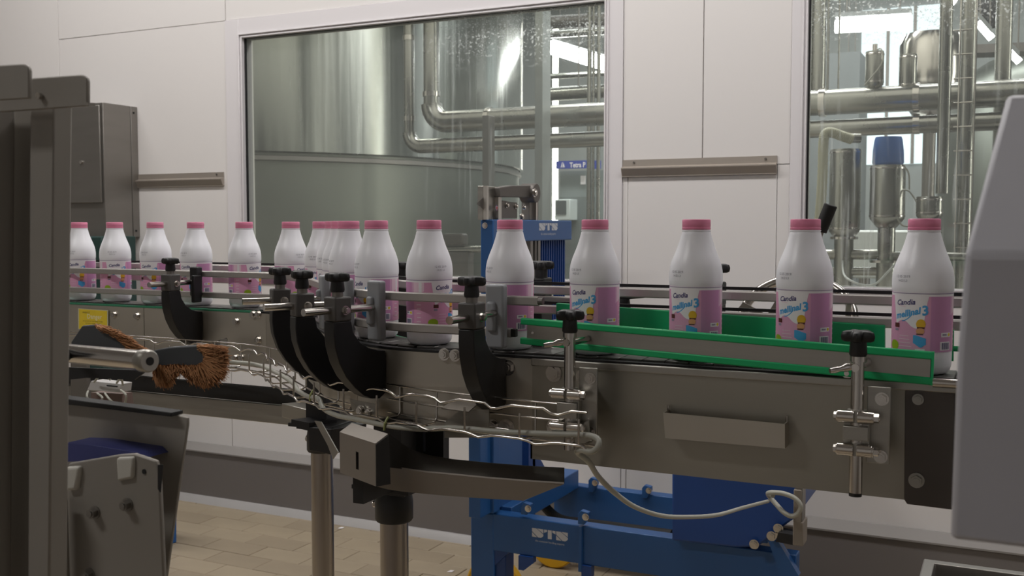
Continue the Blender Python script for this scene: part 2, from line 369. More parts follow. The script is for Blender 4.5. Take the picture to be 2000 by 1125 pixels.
# ================================================================== BOTTLES
def wrapz(th, r): return (r * math.sin(R(th)), -r * math.cos(R(th)))
LR = .0409; LZ0, LZ1 = .033, .1155; LH = LZ1 - LZ0
def label_mesh():
    m = MB(); names = [LPINK, LWHITE, LNAVY, LBLUE, LGREEN, LYEL, LBRN, LSKIN, LGREY, LMAUVE, LLIGHT, STICK]
    m.mi = 0; m.lathe([(LR - .0006, LZ0), (LR, LZ0 + .0003), (LR, LZ1 - .0003), (LR - .0006, LZ1)], seg=72, cap=False)
    def pt(th, v, lay): x, y = wrapz(th, LR + .00012 * lay); return V((x, y, LZ0 + v * LH))
    def strip(t0, t1, lo, hi, mi, lay=1, st=3.):
        n = max(1, int(abs(t1 - t0) / st)); m.mi = mi; L_ = lo if callable(lo) else (lambda t: lo); H_ = hi if callable(hi) else (lambda t: hi)
        tt = [t0 + (t1 - t0) * i / n for i in range(n + 1)]
        for a, b in zip(tt, tt[1:]):
            if H_(a) - L_(a) < 1e-4 and H_(b) - L_(b) < 1e-4: continue
            m.face([pt(a, L_(a), lay), pt(b, L_(b), lay), pt(b, H_(b) + 1e-5, lay), pt(a, H_(a) + 1e-5, lay)], mi)
    def blob(tc, vc, rt, rv, mi, lay=2, n=14, w=0):
        e_ = lambda t: rv * math.sqrt(max(0, 1 - ((t - tc) / rt) ** 2))
        strip(tc - rt, tc + rt, lambda t: vc - e_(t), lambda t: vc + e_(t), mi, lay, 1.5)
    strip(0, 360, .945, 1, 1); strip(0, 360, .985, 1.0, 8, 2)  # grey line at the top edge paints the shadow of the label overlap
    T1 = text2d('Candia', .0105, .3, .0003); T2 = text2d('mellinal', .0125, .3, .0005); T3 = text2d('3', .019, .1, .0006); T4 = text2d('1L', .007)
    T5 = text2d('wapno i witaminy', .0042)
    def rot(a, cx, cv, lay):
        ca, sa = math.cos(R(a)), math.sin(R(a))
        def f(x, y):
            X = x * ca - y * sa; Y = x * sa + y * ca; return pt(cx + math.degrees(X / LR), cv + Y / LH, lay)
        return f
    for c in (0, 180):
        strip(c + 38, c + 92, 0, .945, 9)                                                     # mauve side field
        hi = lambda t: .945
        lo = lambda t: .945 - max(0, min(1, (t - (c - 42)) / 9.)) * (.50 + .07 * math.sin((t - c) / 9.)) * max(0, min(1, (c + 33 - t) / 8.)) * (1 - .003 * abs(t - c))
        strip(c - 42, c + 34, lo, hi, 1, 2)
        strip(c - 95, c - 60, lambda t: .62 + (t - c + 95) * .004, .945, 10, 1); strip(c - 74, c - 66, .62, .945, 1, 2)
        m.mi = 2; put2d(m, T1, rot(4, c - 12, .835, 3)); strip(c - 26, c - 10, lambda t: .775 - .0012 * (t - c + 26), lambda t: .785 - .0012 * (t - c + 26), 10, 3)
        m.mi = 3; put2d(m, T2, rot(14, c - 8, .645, 3)); put2d(m, T3, rot(8, c + 27, .70, 3))
        strip(c - 18, c + 4, lambda t: .51 + .00025 * (t - c + 18) ** 2, lambda t: .525 + .00029 * (t - c + 18) ** 2, 3, 3)
        strip(c - 37, c - 24, .40, .475, 6, 3); strip(c - 36, c - 27, .345, .385, 8, 3)
        # small child figure in a blue dress
        blob(c + 20, .475, 9, .085, 5, 3); strip(c + 13, c + 27, .395, .425, 6, 4); blob(c + 19, .355, 8, .055, 7, 4); strip(c + 12, c + 24, .295, .315, 6, 5)
        strip(c + 6, c + 30, lambda t: .07 + .006 * abs(t - c - 20), lambda t: .285 - .003 * max(0, t - c - 12), 3, 3)
        strip(c + 10, c + 28, .025, .055, 1, 3)
        for k in range(4): strip(c - 26 + k, c + 3 - 2 * k, .08 + .06 * k, .092 + .06 * k, 10, 3)
        blob(c - 38, .09, 13, .085, 4, 3)
        strip(c + 60, c + 86, .255, .33, 1, 2); strip(c + 63, c + 74, .28, .31, 8, 3); blob(c + 81, .295, 4, .028, 11, 3, 8)
        strip(c + 58, c + 84, .03, .175, 1, 2)
        for k in range(10): strip(c + 62 + k * 2.0, c + 63.1 + k * 2.0 + (.5 if k % 3 == 0 else 0), .045, .16, 2, 3, 4)
        for k in range(6): strip(c + 100 + (k % 2), c + 112, .1 + .09 * k, .125 + .09 * k, 10, 2)
    return m, names
def make_bottle():
    t = thing('milk_bottle', '', 'bottle')
    prof = [(.0, 0), (.031, 0), (.0345, .0015), (.0385, .006), (.0403, .013), (.0405, .030), (.0402, .034), (.0402, .115), (.0407, .1165), (.0416, .1205),
            (.0418, .126), (.0417, .133), (.0412, .139), (.0402, .1455), (.0385, .152), (.0361, .159), (.0333, .166), (.0304, .173), (.0276, .181), (.0251, .189), (.0234, .1955), (.0226, .199),
            (.0219, .2005), (.0219, .2015), (.0226, .2018), (.0226, .2035), (.0205, .204), (.0205, .206)]
    obj('body', MB().lathe(prof, seg=56, cap=True), HDPE, t, smooth=60)
    cp = MB().lathe([(.0218, .2040), (.0222, .2044), (.0222, .2072), (.0217, .2076), (.0217, .2082), (.0221, .2086), (.0220, .2185), (.0213, .2197), (.0195, .2200), (.0, .2200)], seg=48)
    c = obj('cap', cp, PINKCAP, t, smooth=50)
    m, names = label_mesh(); obj('label', m, names, t, smooth=50)
    dc = MB(); T = text2d('12 05 2019', .0052)
    put2d(dc, T, lambda x, y: V((*wrapz(-18 + math.degrees(x / .0415), .04205 if abs(y) < 1 else 0), .1385 + y)))
    T = text2d('14:22 L3', .0046)
    put2d(dc, T, lambda x, y: V((*wrapz(-18 + math.degrees(x / .0418), .0421), .1325 + y)))
    obj('date_code', dc, mat('grey_ink', '#9c9ca4', .5), t, smooth=0)
    return t
BL = [(155, -15, 'white bottle with pink cap half hidden beside the dark foreground post'),
      (224, 6, 'pink-capped white bottle above the yellow sticker, under the hanging cabinet'),
      (303, -28, 'pink-capped white bottle just left of the leftmost black clamp knob'),
      (382, -32, 'pink-capped white bottle standing just right of the leftmost black clamp knob'),
      (477, 47, 'white bottle alone in front of the left edge of the big window'),
      (568, 50, 'white bottle with pink cap behind the two adjacent black knobs'),
      (629, -15, 'farthest white bottle in the tight cluster on the conveyor bend'),
      (659, -30, 'second farthest bottle of the tight cluster, mostly hidden by its neighbours'),
      (670, -38, 'third farthest bottle of the tight cluster, only its left edge showing'),
      (681, -45, 'nearest white bottle of the overlapping cluster on the conveyor bend'),
      (735, -48, 'white bottle just right of the cluster, barcode showing between the guide rails'),
      (838, 47, 'white bottle with green dot on label between two steel guide rails'),
      (996, -43, 'white bottle in front of the blue lift column, behind the guide rail end'),
      (1162, -30, 'first white bottle between the green guides, in front of white wall edge'),
      (1360, -26, 'white bottle between green guides, in front of the white wall under the bumper strip'),
      (1573, -25, 'white bottle between green guides with a black handle rising behind its cap'),
      (1805, -22, 'rightmost and largest white bottle, beside the pale grey guard')]
def step_back(X, d=.0846):
    a, b = X - .2, X
    for _ in range(40):
        m = (a + b) / 2
        if math.dist((m, cy(m)), (X, cy(X))) > d: a = m
        else: b = m
    return a
proto = make_bottle(); kids = list(proto.children)
for i, (px, al, lab) in enumerate(BL):
    X = solve(px, 0, ZB + .2)
    if px in (659, 670): X = step_back(solve(681, 0, ZB + .2)); X = step_back(X) if px == 659 else X
    y = cy(X)
    if i == 0: o = proto
    else:
        o = proto.copy(); link(o)
        for k in kids: c = k.copy(); link(c); c.parent = o
    o.location = (X, y, ZB + .0005); o.rotation_euler = (0, 0, math.atan2(-X, y) + R(al)); tag(o, lab, 'bottle', 'milk bottles on the conveyor')
# ================================================================== CONVEYOR
XL, XR = -3.05, .35
cvy = thing('bottle_conveyor', 'long stainless steel bottle conveyor with an S-bend, crossing the whole room', 'conveyor', (-1.3, 1.85, .9))
seamL = solve(283, -.056, 1.0); seamM = solve(940, -.056, 1.0); seamR = solve(1042, -.056, 1.0)
pz0, pz1 = .897, 1.062
def panelseg(a, b, mm=PANEL, o0=-.058, o1=-.054, zz=.936):
    return wpart('side_panel', sweep(MB(), rect(o0, o1, zz, pz1), a, b), mm, cvy, smooth=25)
panelseg(XL, seamL - .001); panelseg(seamL + .001, -1.66); panelseg(-1.659, solve(700, -.056, 1.0)); panelseg(solve(700, -.056, 1.0) + .001, seamM); 
panelseg(seamM + .001, seamR); panelseg(seamR + .0005, XR, PANELR, o0=-.062, zz=pz0)
wpart('side_panel', sweep(MB(), rect(.054, .058, .936, pz1), XL, seamR), PANEL, cvy, smooth=25)
wpart('side_panel', sweep(MB(), rect(.054, .058, pz0, pz1), seamR, XR), PANEL, cvy, smooth=25)
wpart('top_lip', sweep(MB(), rect(-.066, -.0625, 1.052, 1.064), seamR, XR), STEEL, cvy, bevel=.0015)
wpart('wear_strip', sweep(MB(), rect(-.058, -.040, 1.0625, 1.0665), XL, solve(508, -.05, 1.06)), GREEND, cvy)
tag(cvy.children[-1], 'green wear strip')
wpart('wear_strip', sweep(MB(), rect(-.058, -.040, 1.0625, 1.0665), solve(508, -.05, 1.06) + .001, XR), BLK2, cvy)
wpart('wear_strip', sweep(MB(), rect(.040, .058, 1.0625, 1.0665), XL, XR), GREEND, cvy)
wpart('return_tray', sweep(MB(), rect(-.05, .05, .942, .946), XL, XR), GSTEEL, cvy)
# chain plates
pm = MB().box((-.0182, -.041, -.004), (.0182, .041, 0)); me_ = obj('chain_plate', pm, mat('chain_plate_dark', '#5d5b59', .4, .7, .1), cvy, bevel=.001, seg=1)
cm_ = me_.data
L_ = 0; X = XL; first = True; loc0 = cvy.location
while X < XR - .02:
    o = me_ if first else me_.copy()
    if not first: link(o)
    first = False
    o.parent = cvy; o.location = V((X, cy(X), ZB)) - loc0; o.rotation_euler = (0, 0, tang(X))
    X += .0378 * math.cos(tang(X))
# bolts on the panels, hexagonal heads
def pbolt(px, py, r=.0075, o=-.058, lab=None):
    X = solve(px, o, 1.0); 
    for _ in range(3):
        q = off(X, o, 0); d = ray(px, py); z = O.z + d.z * (q.y / d.y); X = solve(px, o, z)
    q = off(X, o, z); a = tang(X); n = V((math.sin(a), -math.cos(a), 0))
    wpart('bolt', MB().hexbolt(q, n, r), CHROME, cvy, smooth=30)
for b in ((224, 615), (268, 617), (462, 628), (495, 614), (505, 614), (505, 664), (868, 692, .008), (889, 694, .008), (690, 800, .006), (460, 698, .006), (472, 698, .006), (205, 640)): pbolt(*b)
for b in ((992, 718, .010), (963, 832, .009), (990, 835, .011)): pbolt(*b)
for b in ((1082, 729, .0105), (1140, 735, .0095), (1082, 834, .0095), (1143, 772, .004), (1655, 728, .006)): pbolt(*b, o=-.0625)
# end plate at the right
def wallpoly(pxs, Y, th, name, m, t, bevel=.001):
    return wpart(name, MB().prism([P(x, y, Y) for x, y in pxs], (0, th, 0)), m, t, bevel=bevel)
YF = 1.512
wallpoly([(1773, 757), (1768, 763), (1766, 975), (1772, 984), (1860, 995), (1866, 760)], YF, -.0025, 'end_plate', mat('dark_end_plate', '#5b5653', .45, .8, .08), cvy)
for x, y, r in ((1793, 780, .008), (1790, 938, .011)):
    q = P(x, y, YF - .0025); wpart('bolt', MB().hexbolt(q, (0, -1, 0), r * .72), STEEL, cvy)
q1, q2 = P(1820, 748, 1.50), P(1872, 753, 1.50)
wpart('shaft', MB().cyl(P(1822, 747, 1.495), P(1905, 752, 1.495), .0065), CHROME, cvy)
# welded pocket on the right panel
t_ = thing('document_pocket', 'shallow stainless pocket fixed on the right conveyor side panel', 'holder', P(1400, 830, 1.5))
fp = [P(1297, 806, 1.485), P(1531, 828, 1.485), P(1531, 876, 1.485), P(1301, 856, 1.485)]
wpart('front_plate', MB().prism(fp, (0, .0015, 0)), PANEL, t_)
wpart('end_flange', MB().prism([fp[1], fp[2], fp[2] + V((0, .028, 0)), fp[1] + V((0, .028, 0))], (.0015, 0, 0)), PANEL, t_)
wpart('end_flange', MB().prism([fp[0], fp[3], fp[3] + V((0, .028, 0)), fp[0] + V((0, .028, 0))], (-.0015, 0, 0)), PANEL, t_)
for q in (fp[0], fp[1]): wpart('pin', MB().cyl(q + V((0, .02, 0)), q + V((0, .02, .008)), .002, 8), CHROME, t_)
# underside support beam of the left half
wpart('support_beam', MB().box((-3.05, 1.985, .795), (-1.52, 2.07, .842)), STEEL, cvy, bevel=.002)
wpart('return_guide', MB().box((-3.05, 1.975, .846), (-1.50, 1.992, .884)), BLK2, cvy)
# yellow maker's plate
st = thing('warning_plate', 'yellow printed sticker on the left conveyor side panel', 'sticker', P(182, 630, 2.013))
sp = [P(153, 602, 2.0145), P(212, 606, 2.0145), P(212, 646, 2.0145), P(153, 643, 2.0145)]
wpart('backing', MB().prism(sp, (0, -.001, 0)), mat('sticker_edge', '#c9c6a8', .5), st)
sc_ = sum(sp, V()) / 4
wpart('printed_face', MB().prism([sc_ + (p - sc_) * .93 + V((0, -.0012, 0)) for p in sp], (0, -.0003, 0)), STICK, st)
mt = MB()
for s_, sz, dx, dz in (('Habasit', .008, -.022, .022), ('plastic', .017, .006, .008), ('conveyor belts and chains', .0052, 0, -.006), ('habasitlink service', .005, 0, -.013)):
    pass
def st_text(s_, sz, dx, dz, m, nm='lettering'):
    b = MB(); put2d(b, text2d(s_, sz), lambda x, y: sc_ + V((x + dx, -.0016, y + dz))); wpart(nm, b, m, st, smooth=0)
st_text('HABASIT', .0075, -.024, .0185, INK); st_text('Danger', .019, .006, .008, mat('pale_ink', '#e9e6c8', .5)); st_text('do not reach into the moving conveyor', .0048, 0, -.0045, INK); st_text('stop before cleaning the chain', .0048, 0, -.0105, INK)
# ------------------------------------------------------------------ guide rails
def rail(name, o, z, a, b, lab, h=.0155, m=RAILM, strip=False):
    pr = [(o - .004, z - h / 2 + .002), (o - .002, z - h / 2), (o + .004, z - h / 2), (o + .004, z + h / 2), (o - .002, z + h / 2), (o - .004, z + h / 2 - .002)]
    t = thing(name, lab, 'guide rail', off((a + b) / 2, o, z)); wpart('rail', sweep(MB(), pr, a, b), m, t, smooth=25)
    if strip: wpart('slide_strip', sweep(MB(), rect(o + .002, o + .007, z + h / 2 + .0015, z + h / 2 + .0065), a, b), BLK2, t)
    return t
xe1, xe0 = solve(1052, -.053, 1.15), solve(1000, -.053, 1.1)
t = rail('guide_rail', -.053, 1.157, XL, xe1, 'upper steel guide rail along the near side of the bottles, ending at the green guides')
q = off(xe1, -.053, 1.157); wpart('end_bolt', MB().tube([q, q + V((.008, 0, 0))], .006, 12), DSTEEL, t)
t = rail('guide_rail', -.053, 1.103, XL, xe0, 'lower steel guide rail along the near side of the bottles')
q = off(xe0, -.053, 1.103); wpart('end_cap', MB().cbox(q + V((.004, 0, 0)), (.009, .01, .013)), BLK2, t, bevel=.001)
rail('guide_rail', .060, 1.168, XL, XR, 'upper steel guide rail behind the bottles with a black slide strip', strip=True)
rail('guide_rail', .060, 1.134, XL, XR, 'lower steel guide rail behind the bottles, partly hidden by green board', strip=True)
rail('guide_rail', .095, 1.150, -1.0, solve(1180, .095, 1.15), 'short second steel rail behind the bottles near the blue lift', h=.010)
# ------------------------------------------------------------------ guide brackets with star knobs
def knob(mb, c, r=.0245, lobes=4, ph=.4, h=.015):
    n = 40; loops = []
    for z, k in ((0, .80), (.002, .95), (h * .5, 1.0), (h - .002, .93), (h, .7)):
        loops.append([V(c) + V((math.cos(a) * r * k * (.77 + .23 * math.cos(lobes * (a - ph))), math.sin(a) * r * k * (.77 + .23 * math.cos(lobes * (a - ph))), z)) for a in [2 * PI * j / n for j in range(n)]])
    mb.loft(loops); return mb
def bracket(px, lab, o=-.058, spacer='grey', ph=.4, dn=.097, name='guide_bracket', rod=.168, sc=1.0, dz=0):
    X = solve(px, o - dn, 1.14); q = off(X, o, 0); a = tang(X)
    t = thing(name, lab, 'bracket', (q.x, q.y, 0), a)
    # local frame: +x along the conveyor, -y towards the operator side
    prof = [(.078, 1.118), (.074, 1.098), (.060, 1.080), (.040, 1.068), (.018, 1.062), (.002, 1.060), (.002, .985), (.016, .976), (.034, .978), (.052, .986), (.072, 1.002), (.090, 1.022), (.104, 1.046), (.113, 1.074), (.1155, 1.098), (.115, 1.118)]
    L = lambda u, n, z: V((u, -n, z + dz))
    arm = obj('arm', MB().prism([L(-.014, n, z) for n, z in prof], (.028, 0, 0)), BLACK, t, bevel=.0015)
    obj('clamp_block', MB().cbox(L(0, .0965, 1.139), (.032, .036, .042)), CLAMP, t, bevel=.003)
    obj('collar', MB().tube([L(0, .0965, 1.160), L(0, .0965, 1.169)], .0095, 16), GSTEEL, t)
    k = MB().tube([L(0, .0965, 1.168), L(0, .0965, 1.172), L(0, .0965, 1.190)], [.0115, .0125, .0105], 20); knob(k, L(0, .0965, 1.186), ph=ph); obj('knob', k, BLACK, t, smooth=50)
    obj('rod', MB().cyl(L(0, -.0, 1.137), L(0, rod, 1.137), .0065, 16), CHROME, t)
    if spacer == 'grey':
        s_ = MB(); s_.cbox(L(0, .010, 1.131), (.034, .018, .106)); s_.cbox(L(-.004, .020, 1.131), (.016, .012, .05))
        obj('spacer', s_, GREY, t, bevel=.0045, seg=3)
    elif spacer == 'black': obj('spacer', MB().cbox(L(.004, .012, 1.138), (.026, .02, .075)).cbox(L(.014, .022, 1.12), (.01, .03, .07)), BLACK, t, bevel=.003)
    obj('bolt', MB().hexbolt(L(.0145, .092, 1.137), (1, 0, 0), .006), CHROME, t)
    return t
bracket(333, 'leftmost curved black bracket with star knob holding the near guide rails', spacer='black', ph=.2)
bracket(547, 'second curved black bracket from the left, behind its neighbour at the bend', ph=.9)
bracket(590, 'third curved black bracket from the left with knob, at the start of the bend', ph=.5)
bracket(659, 'curved black bracket in front of the bottle cluster with grey spacer plate', ph=.35)
bracket(921, 'rightmost curved black bracket, in front of the gap beside the blue lift bottle', ph=.1)
def rear_bracket(px, lab, lever=False, dz=0.0, dn=.055):
    X = solve(px, .058 + dn, 1.17); q = off(X, .058, 0); a = tang(X); t = thing('rear_guide_bracket', lab, 'bracket', (q.x, q.y, 0), a)
    obj('arm', MB().prism([V((-.012, n, z)) for n, z in ((0, .99), (.04, .99), (.075, 1.03), (.08, 1.14 + dz), (.03, 1.14 + dz), (.03, 1.06), (0, 1.05))], (.024, 0, 0)), BLACK, t, bevel=.002)
    obj('clamp_block', MB().cbox(V((0, dn, 1.155 + dz)), (.03, .034, .04)), BLACK, t, bevel=.003)
    obj('rod', MB().cyl(V((0, -.006, 1.148)), V((0, .1, 1.148)), .006, 12), CHROME, t)
    k = MB().tube([V((0, dn, 1.172 + dz)), V((0, dn, 1.195 + dz))], .0115, 16)
    if not lever: knob(k, V((0, dn, 1.190 + dz)))
    obj('knob', k, BLACK, t, smooth=50)
    return t
rear_bracket(1057, 'black star-knob bracket behind the rails beside the blue lift', dz=.012)
rear_bracket(783, 'black bracket behind the rails between the two bottles right of the cluster')
rear_bracket(1397, 'black bracket tip just behind the bottle under the wall bumper strip', dz=.012)
# black locking lever behind the first green-guide bottle
t = thing('locking_lever', 'black plastic lever handle behind the first bottle at the green guides', 'lever', P(1225, 590, 1.72))
lv = MB(); lv.loft([[P(x, y + s1 * hh, 1.71 + s2 * .007) for s1, s2 in ((-1, -1), (1, -1), (1, 1), (-1, 1))] for x, y, hh in ((1196, 578, 6), (1225, 579, 6), (1245, 577, 6), (1258, 576, 6), (1262, 577, 4))])
wpart('grip', lv, BLACK, t, bevel=.003); wpart('hub', MB().tube([P(1218, 583, 1.71), P(1218, 601, 1.71)], [.0105, .0125], 16), BLACK, t)
# ------------------------------------------------------------------ green guides
def gguide(name, lab, TL, TR, BLp, BR, Y, depth):
    t = thing(name, lab, 'guide', P(*TL, Y)); 
    a, b, c, d = P(*TL, Y), P(*TR, Y), P(*BR, Y), P(*BLp, Y); return t, a, b, c, d
t, a, b, c, d = gguide('green_channel_guide', 'long steel channel edged with bright green plastic, in front of the four right bottles', (1016, 621), (1823, 688), (1015, 672), (1820, 753), 1.504, .01)
def mix(a, b, f): return a + (b - a) * f
def edge_strip(p, q, h, y0=-.004, th=.012):
    return MB().prism([p, q, q + V((0, 0, -h)), p + V((0, 0, -h))], (0, th, 0))
wpart('steel_web', MB().prism([mix(a, d, .08) + V((.012, .002, 0)), mix(b, c, .08) + V((-.003, .002, 0)), mix(b, c, .93) + V((-.003, .002, 0)), mix(a, d, .93) + V((.012, .002, 0))], (0, .003, 0)), STEEL, t)
h1 = (b - c).z * .235
wpart('green_strip', MB().prism([a, b, b + V((0, 0, -h1)), a + V((0, 0, -h1))], (0, .010, 0)), GREEN, t, bevel=.002)
wpart('green_strip', MB().prism([d + V((0, 0, h1)), c + V((0, 0, h1)), c, d], (0, .010, 0)), GREEN, t, bevel=.002)
wpart('green_strip', MB().prism([b + V((-.002, 0, 0)), b + V((.001, 0, 0)), c + V((.001, 0, 0)), c + V((-.002, 0, 0))], (0, .010, 0)), GREEN, t)
wpart('rivet', MB().tube([P(1040, 650, 1.5055), P(1040, 650, 1.504)], .0022, 10), CHROME, t)
wpart('backing_strip', MB().prism([mix(a, d, .1) + V((.01, .006, 0)), mix(b, c, .1) + V((0, .006, 0)), mix(b, c, .9) + V((0, .006, 0)), mix(a, d, .9) + V((.01, .006, 0))], (0, .006, 0)), GREEN, t)
t = thing('green_guide_board', 'thick green plastic board behind the four right bottles', 'guide', P(1086, 600, 1.63))
wpart('board', MB().prism([P(1086, 592, 1.6185), P(1728, 636, 1.6185), P(1728, 700, 1.6185), P(1086, 660, 1.6185)], (0, .011, 0)), GREEN, t, bevel=.001)
t = thing('green_guide_end', 'small green plastic end piece behind the rightmost bottle', 'guide', P(1860, 650, 1.55))
wpart('plate', MB().prism([P(1855, 645, 1.60), P(1863, 646, 1.60), P(1862, 706, 1.60), P(1854, 704, 1.60)], (0, .010, 0)), GREEN, t)
wpart('peg', MB().cyl(P(1860, 681, 1.605), P(1900, 683, 1.605), .004, 10), GREEN, t)
# ------------------------------------------------------------------ upright clamp posts of the green guide
def upost(x, ytop, ybot, ka, c1, c2, lab, capb=None):
    Y = 1.447; p1, p0 = P(x, ytop, Y), P(x, ybot, Y); X = p1.x; p0.x = X
    t = thing('clamp_post', lab, 'bracket', (X, Y, p0.z))
    wpart('rod', MB().cyl((X, Y, p0.z), (X, Y, p1.z), .0088, 24), CHROME, t)
    if capb: wpart('end_plug', MB().cyl((X, Y, p0.z - .005), (X, Y, p0.z), .0086, 20), BLK2, t)
    wpart('collar', MB().cyl((X, Y, p1.z - .006), (X, Y, p1.z + .001), .0108, 20), CHROME, t)
    k = MB().tube([V((X, Y, p1.z)), V((X, Y, p1.z + .004)), V((X, Y, p1.z + .026))], [.010, .012, .0105], 20); knob(k, V((X, Y, p1.z + .021)), r=.0235, lobes=5, ph=ka); wpart('knob', k, BLACK, t, smooth=50)
    # wing bolt through the channel
    z = p1.z - .014
    wpart('cross_rod', MB().cyl((X - .002, Y - .012, z), (X + .006, Y + .055, z), .0055, 14), CHROME, t)
    wpart('wing_bolt', MB().tube([V((X - .033, Y - .024, z - .004)), V((X - .026, Y - .019, z - .003)), V((X - .021, Y - .015, z - .002)), V((X - .014, Y - .011, z)), V((X - .006, Y - .006, z + .001))], [.0035, .0045, .0035, .006, .0042], 12), CHROME, t)
    bx = MB()
    for cyy in (c1, c2):
        zc = P(x, cyy, Y).z
        bz = V((X, Y - .011, zc))
        wpart('clamp_ear', MB().cyl(bz + V((-.024, 0, 0)), bz + V((-.0022, 0, 0)), .0086, 18), CHROME, t, bevel=.0008)
        wpart('clamp_ear', MB().cyl(bz + V((.0022, 0, 0)), bz + V((.022, 0, 0)), .0086, 18), CHROME, t, bevel=.0008)
        wpart('bolt', MB().hexbolt(bz + V((.022, 0, 0)), (1, 0, 0), .0062, .007), CHROME, t)
        wpart('bolt', MB().hexbolt(bz + V((-.024, 0, 0)), (-1, 0, 0), .0052, .004), CHROME, t)
        wpart('clamp_ring', MB().tube([V((X, Y, zc - .0085)), V((X, Y, zc + .0085))], .0125, 24), STEEL, t)
    za, zb_ = P(x, c1, Y).z, P(x, c2, Y).z
    bm_ = MB(); s0 = .0015
    bm_.box((X - .017, Y - .004, zb_), (X - s0, Y + .0105, za)); bm_.box((X + s0, Y - .004, zb_), (X + .017, Y + .0105, za)); bm_.box((X - .0165, Y - .0125, zb_ + .013), (X + .0165, Y - .004, za - .013))
    wpart('clamp_body', bm_, STEEL, t, bevel=.001)
    wpart('wall_plate', MB().box((X + .012, Y + .008, zb_ - .02), (X + .042, Y + .013, za + .04)).box((X + .012, Y + .013, zb_), (X + .02, 1.512, za)), STEEL, t, bevel=.001)
    for zz in (za + .024, zb_ - .010): wpart('bolt', MB().hexbolt((X + .031, Y + .008, zz), (0, -1, 0), .0068), CHROME, t)
    return t
upost(1113, 651, 878, .2, 768, 831, 'upright steel clamp post with black knob at the left end of the green channel')
upost(1676, 697, 962, .9, 812, 876, 'upright steel clamp post with black knob near the right end of the green channel', True)
# ------------------------------------------------------------------ wire cable tray
tp = [(-2.45, 1.86), (-1.98, 1.86), (-1.66, 1.845), (-1.50, 1.79), (-1.38, 1.69), (-1.20, 1.555), (-1.03, 1.485), (-.89, 1.445), (-.72, 1.425), (-.565, 1.415)]
def interp(s):   # s in 0..1 by length, smooth
    d = [0]
    for a, b in zip(tp, tp[1:]): d.append(d[-1] + math.dist(a, b))
    L = d[-1] * s
    for i in range(len(tp) - 1):
        if L <= d[i + 1] + 1e-9:
            u = (L - d[i]) / (d[i + 1] - d[i]); p0 = tp[max(0, i - 1)]; p1 = tp[i]; p2 = tp[i + 1]; p3 = tp[min(len(tp) - 1, i + 2)]
            f = lambda k: .5 * ((2 * p1[k]) + (-p0[k] + p2[k]) * u + (2 * p0[k] - 5 * p1[k] + 4 * p2[k] - p3[k]) * u * u + (-p0[k] + 3 * p1[k] - 3 * p2[k] + p3[k]) * u ** 3)
            return V((f(0), f(1), 0)), d[-1]
def tpath(s, o, z):
    a, Lt = interp(max(0, s - .004)); b, _ = interp(min(1, s + .004)); T = (b - a).normalized(); c, _ = interp(s); return c + V((-T.y, T.x, 0)) * o + V((0, 0, z))
LT = interp(1)[1]
BOXS0 = mat('hanger_steel', '#7f7870', .5, .5)
tray = thing('cable_tray', 'bent wire basket cable tray hanging along the near side of the conveyor', 'cable tray', (-1.2, 1.55, .94))
def wire(o, z, wav=0, s0=0, s1=1, r=.0022, ph=0):
    pts = []; n = int(LT * (s1 - s0) / .012)
    for i in range(n + 1):
        s = s0 + (s1 - s0) * i / n; zz = z
        if wav:
            u = ((s * LT + ph) / .098) % 1.0
            zz += wav * (-(1.0) * (max(0, min(1, (u - .52) / .15)) if u < .72 else max(0, min(1, (1 - u) / .26))))
        pts.append(tpath(s, o, zz))
    wpart('wire', MB().tube(pts, r, 8), CHROME, tray, smooth=60)
w_ = .052
wire(0, 1.001, .0085, r=.0022); wire(0, .950, .006, ph=.03, r=.0022); wire(w_, 1.000, s0=0, s1=.972, r=.0017); wire(w_, .974, r=.0016, s0=.55, s1=.965); wire(w_, .950, r=.0017, s1=.972); wire(w_ * .5, .946, r=.0018)
nc = int(LT / .098)
for k in range(nc + 1):
    s = (k + .15) * .098 / LT
    if s > 1: break
    wpart('cross_wire', MB().tube([tpath(s, w_, .999), tpath(s, w_, .954), tpath(s, w_ - .006, .9475), tpath(s, .006, .9475), tpath(s, .001, .950), tpath(s, 0, .955), tpath(s, -.0, .990)], .0019, 8), CHROME, tray, smooth=60)
wpart('end_clip', MB().prism([P(1128, 835, 1.44), P(1150, 820, 1.44), P(1152, 852, 1.44), P(1138, 853, 1.44)], (0, .002, 0)), STEEL, tray)
wpart('tray_hanger', MB().prism([P(868, 825, 1.47), P(900, 800, 1.47), P(955, 800, 1.47), P(955, 855, 1.47), P(868, 855, 1.47)][0:5], (0, .003, 0)), STEEL, tray)
wpart('tray_hanger', MB().loft([[P(862, 797, 1.45), P(915, 804, 1.45), P(915, 806, 1.45), P(862, 799, 1.45)], [P(905, 768, 1.505), P(950, 774, 1.505), P(950, 776, 1.505), P(905, 770, 1.505)]]), BOXS0, tray)
wpart('tray_hanger', MB().prism([P(683, 780, 1.52), P(734, 790, 1.50), P(738, 820, 1.50), P(733, 825, 1.50), P(690, 815, 1.52)], (0, .003, 0)), STEEL, tray)
for x, y in ((705, 801), (722, 806)): q = P(x, y, 1.505); wpart('bolt', MB().hexbolt(q, (0, -1, 0), .0065), CHROME, tray)
